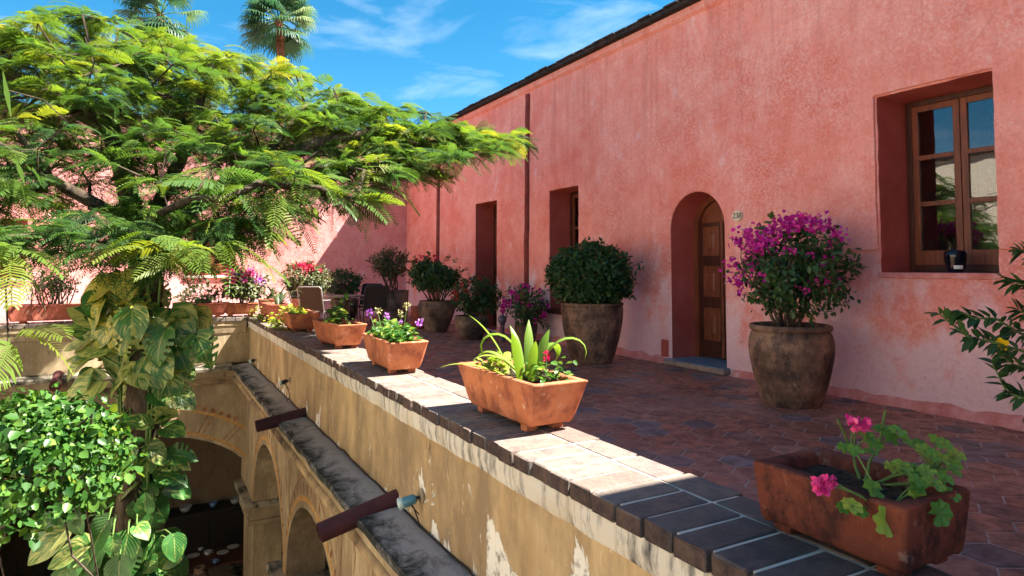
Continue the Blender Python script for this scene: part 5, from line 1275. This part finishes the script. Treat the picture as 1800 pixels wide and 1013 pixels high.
# one feathery leaf: rachis with comb of narrow pinnae
def frond(seed, pairs=15, droop=.5, w=1.0):
    q = np.random.default_rng(seed); V = []; F = []
    def pt(t): return np.array([t, 0, .22 * t - droop * t * t])
    for i in range(7):
        t = i / 6; p = pt(t); V += [p + [0, -.006, 0], p + [0, .006, 0]]
    F += [(2*i, 2*i+1, 2*i+3, 2*i+2) for i in range(6)]
    for i in range(pairs):
        t = .14 + .86 * (i + .5) / pairs; p = pt(t); ln = (.27 * math.sin(math.pi * (.18 + .76 * (i + .5) / pairs)) ** .75) * w; ww = .86 / pairs * .66
        for s in (-1, 1):
            a = R(62 - 20 * t) + q.normal(0, .05); d = np.array([math.cos(a), s * math.sin(a), .10 + q.normal(0, .04)]); e = np.array([math.sin(a), -s * math.cos(a), 0])
            n0 = len(V); m1 = p + d * ln * .55 + [0, 0, -.008]; m2 = p + d * ln + [0, 0, -.055 * w]
            V += [p + e * ww * .36, p - e * ww * .36, m1 + e * ww * .5, m1 - e * ww * .5, m2 + e * ww * .26, m2 - e * ww * .26]
            F += [(n0, n0+1, n0+3, n0+2), (n0+2, n0+3, n0+5, n0+4)]
    return np.array(V), np.array(F)
FR = [frond(s, p, d, w) for s, p, d, w in ((1, 19, .42, 1.0), (2, 20, .62, .95), (3, 18, .30, 1.05), (4, 19, .80, .9))]
VV = []; FF = []; TT = []; off = 0
for i, c in enumerate(cpos):
    base = c; dv = cdir[i]; hx = dv.copy(); hx[2] = 0; hx = hx / (np.linalg.norm(hx) + 1e-6)
    low = c[2] < 2.3
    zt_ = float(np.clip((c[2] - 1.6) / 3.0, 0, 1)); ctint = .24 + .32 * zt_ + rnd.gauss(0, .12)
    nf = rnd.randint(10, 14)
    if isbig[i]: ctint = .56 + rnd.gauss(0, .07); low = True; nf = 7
    for j in range(nf):
        az = math.atan2(hx[1], hx[0]) + rnd.gauss(0, 1.0) if j < nf - 2 else rnd.uniform(0, 6.28)
        if low and rnd.random() < .4: az = rnd.uniform(R(200), R(340))
        tilt = rnd.gauss(.02, .20) - (.15 if low else 0); roll = rnd.gauss(0, .30)
        Lf = rnd.uniform(.25, .43) * (1.15 if low else 1.0) * (1.4 if isbig[i] else 1.0)
        Mx = (Matrix.Rotation(az, 3, 'Z') @ Matrix.Rotation(-tilt, 3, 'Y') @ Matrix.Rotation(roll, 3, 'X'))
        V, F = FR[rnd.randint(0, 3)]
        v = (V * Lf) @ np.array(Mx).T + base + nr.normal(size=3) * .035
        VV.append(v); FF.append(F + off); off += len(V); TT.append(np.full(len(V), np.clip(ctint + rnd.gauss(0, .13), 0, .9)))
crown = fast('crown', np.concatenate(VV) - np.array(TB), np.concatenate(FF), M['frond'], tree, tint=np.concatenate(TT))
# a few hanging seed pods
for (px, py, y_, ln) in ((12, 165, 6.2, .34), (35, 300, 6.4, .2), (590, 168, 7.2, .16)):
    p = P_(px, py, y_); m = MB(); m.add([p + Vector((a * .018 * (1 - abs(k - 4) / 5), 0.006 * (k % 2), (4 - k) / 8 * ln)) + Vector((.03 * (k - 4) / 4, 0, 0)) for k in range(9) for a in (-1, 1)], [(2*k, 2*k+1, 2*k+3, 2*k+2) for k in range(8)], True)
    o = m.build('seed_pod', M['leaf_vine'] if py < 400 and px < 100 else M['bark'], tree, fix=False)

# ================================================================== POTHOS CLIMBING THE TRUNK
def pothos_mesh(name, split=False, seed=0, fold=.25, curl=.35):
    q = random.Random(seed); rows = 12; cols = 8; V = []; F = []; UV = []
    for i in range(rows + 1):
        v = i / rows
        wd = .47 * (math.sin(math.pi * min(1, v ** .62)) ** .72) if v < 1 else 0
        if v < .02: wd = .10
        for j in range(cols + 1):
            u = j / cols; s = (u - .5) * 2
            yb = -.10 * (abs(s) ** 1.5) * (1 - v) ** 3 * 1.6                      # heart lobes at the base
            x = s * wd; zc = fold * abs(s) * wd * .8 - curl * (v - .2) ** 2 - .02 * math.sin(9 * v + 3 * s) * abs(s)
            V.append((x, v + yb, zc)); UV.append((u, v))
    for i in range(rows):
        for j in range(cols):
            if split and j in (0, 1, cols - 1, cols - 2) and i in (3, 5, 7, 9) and q.random() < .75: continue
            a = i * (cols + 1) + j; F.append((a, a+1, a+cols+2, a+cols+1))
    o = fast(name, V, F, None, None, uv=UV, smooth=True); me = o.data; bpy.data.objects.remove(o); return me
PM = {}
for mn in ('pothos', 'pothos_old', 'pothos_green'):
    PM[mn] = []
    for k in range(4):
        me = pothos_mesh('leaf', split=(k == 3), seed=k, fold=.18 + .08 * k, curl=.25 + .12 * k); me.materials.append(M[mn]); PM[mn].append(me)
vine = thing('pothos_vine', 'giant variegated pothos vine climbing the tree trunk', 'vine', (TB.x, TB.y - .3, GROUND))
vl = wloc(vine); stems = MB()
def pothos_leaf(px, py, size, ang, mn='pothos', tilt=.5, side=0.0, depth=None, var=None):
    ang = ang + rnd.uniform(-14, 14); tilt = min(.75, tilt + .12)
    """px,py: leaf base; ang: picture angle of the midrib (degrees, 0 right, 90 up, -90 down)"""
    dp = depth if depth else (6.72 if py < 860 else 6.0) + rnd.uniform(-.22, .12); base = at(px, py, dp); a = R(ang)
    rt = Vector(_rt); up = Vector(_up); fw = Vector(_fw)
    d = (rt * math.cos(a) + up * math.sin(a) - fw * .35 * rnd.uniform(.2, 1.2)).normalized()
    n = (-fw * (1 - tilt) + Vector((0, 0, 1)) * tilt + rt * side + Vector((rnd.gauss(0, .12), rnd.gauss(0, .12), 0))).normalized()
    x = d.cross(n).normalized(); n = x.cross(d)
    o = bpy.data.objects.new('leaf', PM[mn][rnd.choice((0, 0, 1, 1, 2, 3)) if var is None else var]); L = size * dp / FPX
    o.matrix_world = Matrix.Translation(base - vl) @ Matrix(((x.x, d.x, n.x, 0), (x.y, d.y, n.y, 0), (x.z, d.z, n.z, 0), (0, 0, 0, 1))) @ Matrix.Scale(L, 4)
    link(o, vine)
    ax_ = Vector((TB.x + .05, TB.y - .2, base.z - .12 * L)); a0 = Vector((ax_.x + max(-.18, min(.18, base.x - ax_.x)), ax_.y, base.z - .25 * L))
    stems.tube([a0, a0.lerp(base, .55) + Vector((0, 0, .05)), base], [.011, .009, .007], 6, False)
top = [(232, 545, 64, -75, 'pothos', .25, .1, 0), (258, 540, 30, -20, 'pothos_old', .4, 0, 1), (205, 520, 70, -125, 'pothos_old', .35, -.2, 3), (180, 530, 60, -110, 'pothos_old', .3, -.3, 2), (190, 500, 55, -160, 'pothos_old', .4, 0, 1), (215, 480, 52, -70, 'pothos_old', .45, .1, 0), (230, 560, 62, -140, 'pothos_old', .3, 0, 3),
       (260, 570, 66, -55, 'pothos', .3, .1, 3), (300, 545, 75, -40, 'pothos', .25, .3, 2), (320, 565, 78, -35, 'pothos_green', .2, .4, 3), (290, 580, 64, -100, 'pothos_green', .3, .1, 3), (345, 590, 62, -60, 'pothos_green', .2, .3, 3), (310, 610, 52, -45, 'pothos_green', .2, .2, 3), (275, 620, 56, -50, 'pothos', .3, 0, 1), (262, 630, 60, -70, 'pothos', .35, .1, 0),
       (200, 605, 66, -168, 'pothos', .4, -.1, 0), (205, 620, 46, -80, 'pothos', .35, 0, 0), (235, 645, 62, -140, 'pothos', .5, 0, 1), (230, 650, 48, -40, 'pothos', .45, .2, 1), (250, 610, 50, -130, 'pothos', .4, 0, 1), (170, 590, 48, -150, 'pothos_old', .4, -.3, 1), (155, 630, 50, -140, 'pothos_old', .3, -.3, 2), (150, 600, 40, -170, 'pothos', .4, -.2, 0), (180, 670, 62, -150, 'pothos', .35, -.2, 1),
       (160, 655, 55, -120, 'pothos_green', .3, -.2, 1), (290, 660, 56, -60, 'pothos', .2, .3, 2), (268, 690, 44, -30, 'pothos_green', .4, .2, 0), (300, 640, 34, -20, 'pothos_old', .3, .2, 0), (225, 590, 50, -95, 'pothos_old', .35, 0, 3), (195, 570, 56, -140, 'pothos_old', .35, 0, 1), (345, 545, 44, -70, 'pothos_old', .2, .4, 0), (140, 690, 40, -140, 'pothos', .3, -.2, 1), (265, 600, 40, 30, 'pothos_green', .5, .2, 1), (285, 560, 46, 10, 'pothos', .5, .2, 0)]
mid = [(262, 748, 44, 150, 'pothos', .5, -.1, 0), (270, 742, 46, 15, 'pothos', .5, .1, 1), (290, 752, 46, 0, 'pothos_green', .5, .2, 0), (268, 738, 40, 60, 'pothos', .5, 0, 1), (215, 785, 40, -150, 'pothos_green', .45, -.2, 0), (225, 795, 42, -100, 'pothos', .35, 0, 0), (240, 790, 36, -120, 'pothos_green', .4, 0, 1), (262, 785, 42, -30, 'pothos', .45, .1, 1), (262, 805, 38, -70, 'pothos', .3, .2, 0), (290, 795, 40, -40, 'pothos_green', .35, .2, 1), (300, 800, 46, 5, 'pothos_green', .4, .3, 3), (285, 835, 50, -5, 'pothos_green', .4, .3, 3), (255, 900, 36, 70, 'pothos_green', .4, .1, 0)]
lowl = [(190, 915, 66, -125, 'pothos_green', .5, -.1, 0), (118, 930, 78, -135, 'pothos', .45, -.2, 0), (150, 960, 70, -145, 'pothos', .5, -.1, 0), (95, 915, 46, -165, 'pothos_green', .4, -.2, 1), (175, 960, 62, -110, 'pothos_green', .4, 0, 1), (225, 940, 56, -80, 'pothos_green', .4, 0, 0), (198, 945, 34, -70, 'pothos_green', .4, 0, 1), (170, 990, 52, -130, 'pothos_green', .4, 0, 1), (210, 985, 56, -85, 'pothos_green', .4, 0, 0), (140, 990, 44, -150, 'pothos_green', .4, 0, 0), (240, 925, 34, -40, 'pothos_green', .5, .2, 1), (130, 905, 40, -60, 'pothos_green', .3, 0, 1), (120, 1005, 60, -100, 'pothos_green', .4, 0, 1)]
for q in top + mid + lowl: pothos_leaf(*q[:7], var=q[7])
for i in range(46): pothos_leaf(rnd.uniform(238, 318), rnd.uniform(880, 1040), rnd.uniform(28, 48), rnd.uniform(-150, -30), 'pothos_green', .5, rnd.uniform(-.1, .3), depth=rnd.uniform(6.5, 7.2))
for i in range(16): pothos_leaf(rnd.uniform(150, 240), rnd.uniform(960, 1050), rnd.uniform(40, 60), rnd.uniform(-150, -50), 'pothos_green', .5, 0, depth=rnd.uniform(6.4, 6.9))
for i in range(42): pothos_leaf(rnd.uniform(160, 315), rnd.uniform(500, 690), rnd.uniform(42, 60), rnd.uniform(-215, 30), rnd.choice(('pothos', 'pothos', 'pothos', 'pothos_old', 'pothos_green')), .55, rnd.uniform(-.2, .3), depth=rnd.uniform(6.7, 7.05))
for i in range(26): pothos_leaf(rnd.uniform(205, 300), rnd.uniform(700, 880), rnd.uniform(34, 48), rnd.uniform(-215, 30), rnd.choice(('pothos', 'pothos_green', 'pothos_green')), .55, rnd.uniform(-.2, .3), depth=rnd.uniform(6.7, 7.05))
for (px0, px1, r_) in ((208, 215, .022), (255, 262, .020), (238, 285, .014), (222, 205, .014)):
    pts = [at(px0 + (px1 - px0) * k / 8 + rnd.uniform(-5, 5), 1080 - k * 75, 6.68 + .02 * k) for k in range(9)]; stems.tube(pts, r_, 7, False)
stems.build('vine_stem', M['leaf_stem'], vine, fix=False)

# ================================================================== LEAFY CLIMBER BESIDE THE TRUNK
bc = at(62, 818, 4.9)
iv = thing('climbing_shrub', 'dense bright green leafy climber mounded beside the tree trunk', 'shrub', (bc.x - .1, bc.y + .1, GROUND))
n = 5200
d = rand_dirs(n); d[:, 2] = np.where(d[:, 2] < -.55, -d[:, 2], d[:, 2]); lb_ = rand_dirs(14); am = nr.uniform(-.2, .14, 14); f = 1 + (np.exp(5 * (d @ lb_.T - 1)) * am).sum(1)
rr = (1 - .34 * nr.random(n) ** 1.4) * f
skirt = np.where(d[:, 2] < 0, 1.12, 1.0)
P = np.array(bc) + d * rr[:, None] * np.array([.53, .50, .50]) * np.stack([skirt, skirt, np.ones(n)], 1)
P = P + np.repeat(nr.normal(size=(n // 13 + 1, 3)) * .05, 13, 0)[:n]
D = unit(d * .45 + rand_dirs(n) * .75 + np.array([0, 0, -.45])); N = unit(d + rand_dirs(n) * .8 + np.array([0, 0, .35]))
leaf_object('foliage', M['leaf_bright'], iv, P, D, N, np.clip(nr.lognormal(-2.9, .30, n), .025, .11), np.clip(nr.beta(1.5, 1.9, n), 0, 1), asp=.82)
SP = []; SD = []
for i in range(75):
    a = rnd.uniform(0, 6.28); o_ = bc + Vector((math.cos(a) * .55 * rnd.uniform(.7, 1.05), math.sin(a) * .52 * rnd.uniform(.7, 1.05), rnd.uniform(-.35, .35))); L_ = rnd.uniform(.08, .26); sw = Vector((math.cos(a), math.sin(a), 0)) * rnd.uniform(.0, .22)
    for j in range(int(L_ / .028)):
        f = j * .028 / L_; SP.append(o_ + sw * f + Vector((rnd.gauss(0, .015), rnd.gauss(0, .015), .06 * math.sin(f * 3) - L_ * f))); SD.append(Vector((rnd.gauss(0, .6), rnd.gauss(0, .6), -.5)))
f_ = lambda q: np.array([tuple(p) for p in q]); stuff(leaf_object('trailing_shoots', M['leaf_bright'], iv, f_(SP), f_(SD), rand_dirs(len(SP)) + np.array([-.1, -.6, .6]), np.clip(nr.lognormal(-2.9, .3, len(SP)), .03, .1), nr.random(len(SP)), asp=.82))
m = MB()
for i in range(16):
    b0 = Vector((TB.x - .22, TB.y - .25 + rnd.uniform(-.1, .1), GROUND)) if i < 4 else bc + Vector((rnd.uniform(-.1, .2), rnd.uniform(0, .3), -.2)); a = rnd.uniform(0, 6.28); e = bc + Vector((math.cos(a) * .5, math.sin(a) * .5, rnd.uniform(-.2, .45)))
    m.tube(branch(b0, e, 6, .1), [.022 if i < 4 else .01] * 3 + [.008] * 4, 6, False)
m.build('stem', M['twig'], iv, fix=False)

# ================================================================== FAN PALMS BEYOND THE END WING
def palm(label, px, py, depth, crown_r, seed):
    q = random.Random(seed); hub = at(px, py, depth); t = thing('fan_palm', label, 'tree', (hub.x, hub.y, GROUND), group='fan palms beyond the roof'); m = MB(); k = 24
    m.tube([(hub.x + .15 * math.sin(i * .4), hub.y, GROUND + (hub.z - GROUND) * i / k) for i in range(k + 1)], [.20 - .03 * i / k + .012 * (i % 2) for i in range(k + 1)], 12, False); m.build('trunk', M['palm_bark'], t, fix=False)
    VV = []; FF = []; TT = []; st = MB(); off = 0
    for i in range(46):
        az = q.uniform(0, 6.28); el = R(q.uniform(-52, 78)); d = np.array([math.cos(az) * math.cos(el), math.sin(az) * math.cos(el), math.sin(el)]); lp = crown_r * q.uniform(.40, .58)
        c = np.array(hub) + d * lp + np.array([0, 0, -.10 * lp]); st.tube([hub, Vector(np.array(hub) + d * lp * .5 + np.array([0, 0, .04 * lp])), Vector(c)], [.03, .022, .014], 5, False)
        s = np.cross(d, [0, 0, 1]); s /= np.linalg.norm(s); n = np.cross(s, d); nb = 26; tn = q.random() * (1 if el > -.3 else .5)
        for b in range(nb):
            a = (b / (nb - 1) - .5) * R(215); L = crown_r * q.uniform(.46, .56) * (1 - .12 * abs(a) / 2); e = d * math.cos(a) + s * math.sin(a) + n * .12 * math.cos(a * 2); sd = -d * math.sin(a) + s * math.cos(a); w = L * .042
            p1 = c + e * L * .5; p2 = c + e * L * .80 + np.array([0, 0, -.10 * L]); p3 = c + e * L * .93 + np.array([0, 0, -.36 * L])
            VV += [c - sd * w * .25, c + sd * w * .25, p1 - sd * w, p1 + sd * w, p2 - sd * w * .55, p2 + sd * w * .55, p3 - sd * w * .12, p3 + sd * w * .12]
            FF += [(off, off+1, off+3, off+2), (off+2, off+3, off+5, off+4), (off+4, off+5, off+7, off+6)]; off += 8; TT += [min(1, max(0, tn + q.gauss(0, .1)))] * 8
    fast('crown', np.array(VV) - np.array(wloc(t)), FF, M['palm'], t, tint=TT); st.build('leaf_stalk', M['leaf_stem'], t, fix=False)
    return t
palm('fan palm with a bare red-brown trunk standing clear above the tree', 491, 38, 30, 1.95, 3)
palm('fan palm half hidden behind the feathery tree crown', 283, 26, 31, 2.15, 5)

# ================================================================== DINING TABLES IN THE GALLERY
def dining_table(label, x, y, w, d, h, mat='wood_dark'):
    t = thing('dining_table', label, 'table', (x, y, GROUND)); MB().box((-w / 2, -d / 2, h - .04), (w / 2, d / 2, h)).build('tabletop', M[mat], t, local=True, bevel=.006)
    for sx in (-1, 1):
        for sy in (-1, 1): MB().box((sx * (w / 2 - .06) - .03, sy * (d / 2 - .06) - .03, 0), (sx * (w / 2 - .06) + .03, sy * (d / 2 - .06) + .03, h - .041)).build('leg', M[mat], t, local=True)
    return t
def cup(label, p, mat, r=.055, h=.06):
    t = thing('cup', label, 'cup', p); MB().lathe([(.001, .004), (r * .55, .0), (r * .6, .006), (r, h), (r * .93, h), (r * .5, .012), (.001, .012)], 18).build('bowl', M[mat], t, local=True)
    m = MB(); m.tube([(r * .85, 0, h * .8), (r * 1.35, 0, h * .75), (r * 1.3, 0, h * .35), (r * .72, 0, h * .3)], .006, 6); m.build('handle', M[mat], t, local=True); return t
TZ = GROUND + .76
dt = on_z(372, 990, TZ)
dining_table('dark dining table set with white dishes under the far arch', dt.x - .05, dt.y + .28, 1.5, .8, .76)
for (px, py, kd) in ((365, 975, 'c'), (392, 972, 'p'), (378, 990, 'b'), (340, 978, 'p'), (410, 962, 'p'), (352, 968, 'c2')):
    p = on_z(px, py, TZ + .002)
    if kd == 'p': o = MB().lathe([(.001, .006), (.07, .0), (.075, .004), (.115, .016), (.115, .020), (.07, .009), (.001, .009)], 24).build('plate', M['ceramic'], world_loc=None); o.location = p; tag(o, 'white dinner plate at %s of the dining table under the far arch' % {392: 'the middle', 340: 'the left end', 410: 'the right end'}[px], 'plate')
    elif kd == 'b': cup('blue ceramic cup on the dining table under the far arch', p, 'ceramic_blue')
    elif kd == 'c': cup('white cup beside the blue cup under the far arch', p, 'ceramic', .075, .07)
    else: cup('small white cup behind the larger white cup under the far arch', p, 'ceramic', .045, .05)
jp = on_z(352, 1008, GROUND + .75); jp = Vector((jp.x, jp.y - .05, GROUND))
t = thing('clay_jar', 'tall tan clay jar with dark rim line under the far arch', 'jar', jp)
MB().lathe(spl([(.16, 0), (.22, .25), (.20, .5), (.13, .75), (.10, .84), (.105, .88), (.08, .88), (.07, .8)], 4), 24).build('body', M['clay'], t, local=True)
MB().lathe([(.121, .775), (.126, .78), (.126, .79), (.119, .795)], 24).build('rim_line', M['black'], t, local=True)
sb = on_y(370, 900, 16.2); M['sideboard'] = NT('sideboard_shade_black').done((.02, .015, .013), .4, .4)  # blackened to sink the sideboard into the gallery's shade
t = thing('sideboard', 'dark sideboard with crockery against the gallery rear wall', 'sideboard', (sb.x, 16.25, GROUND))
MB().box((-.9, -.25, .1), (.9, .3, .95)).build('cabinet', M['sideboard'], t, local=True, bevel=.01)
MB().box((-.95, -.3, .952), (.95, .32, 1.0)).build('top', M['sideboard'], t, local=True, bevel=.008)
for sx in (-.45, .45): MB().box((sx - .4, -.275, .18), (sx + .4, -.252, .88)).build('door', M['sideboard'], t, local=True, bevel=.008)
for i, (dx, r_, lab) in enumerate(((-.5, .13, 'wide bowl on the left end of the gallery sideboard'), (.05, .09, 'small bowl in the middle of the gallery sideboard'), (.5, .11, 'bowl on the right end of the gallery sideboard'))):
    o = MB().lathe([(.001, .0), (r_ * .5, 0), (r_ * .8, .05), (r_, .12), (r_ * .95, .12), (r_ * .7, .05), (.001, .02)], 20).build('bowl', M['ceramic' if i != 1 else 'ceramic_blue']); o.location = (sb.x + dx, 16.2, GROUND + 1.002); tag(o, lab, 'bowl')
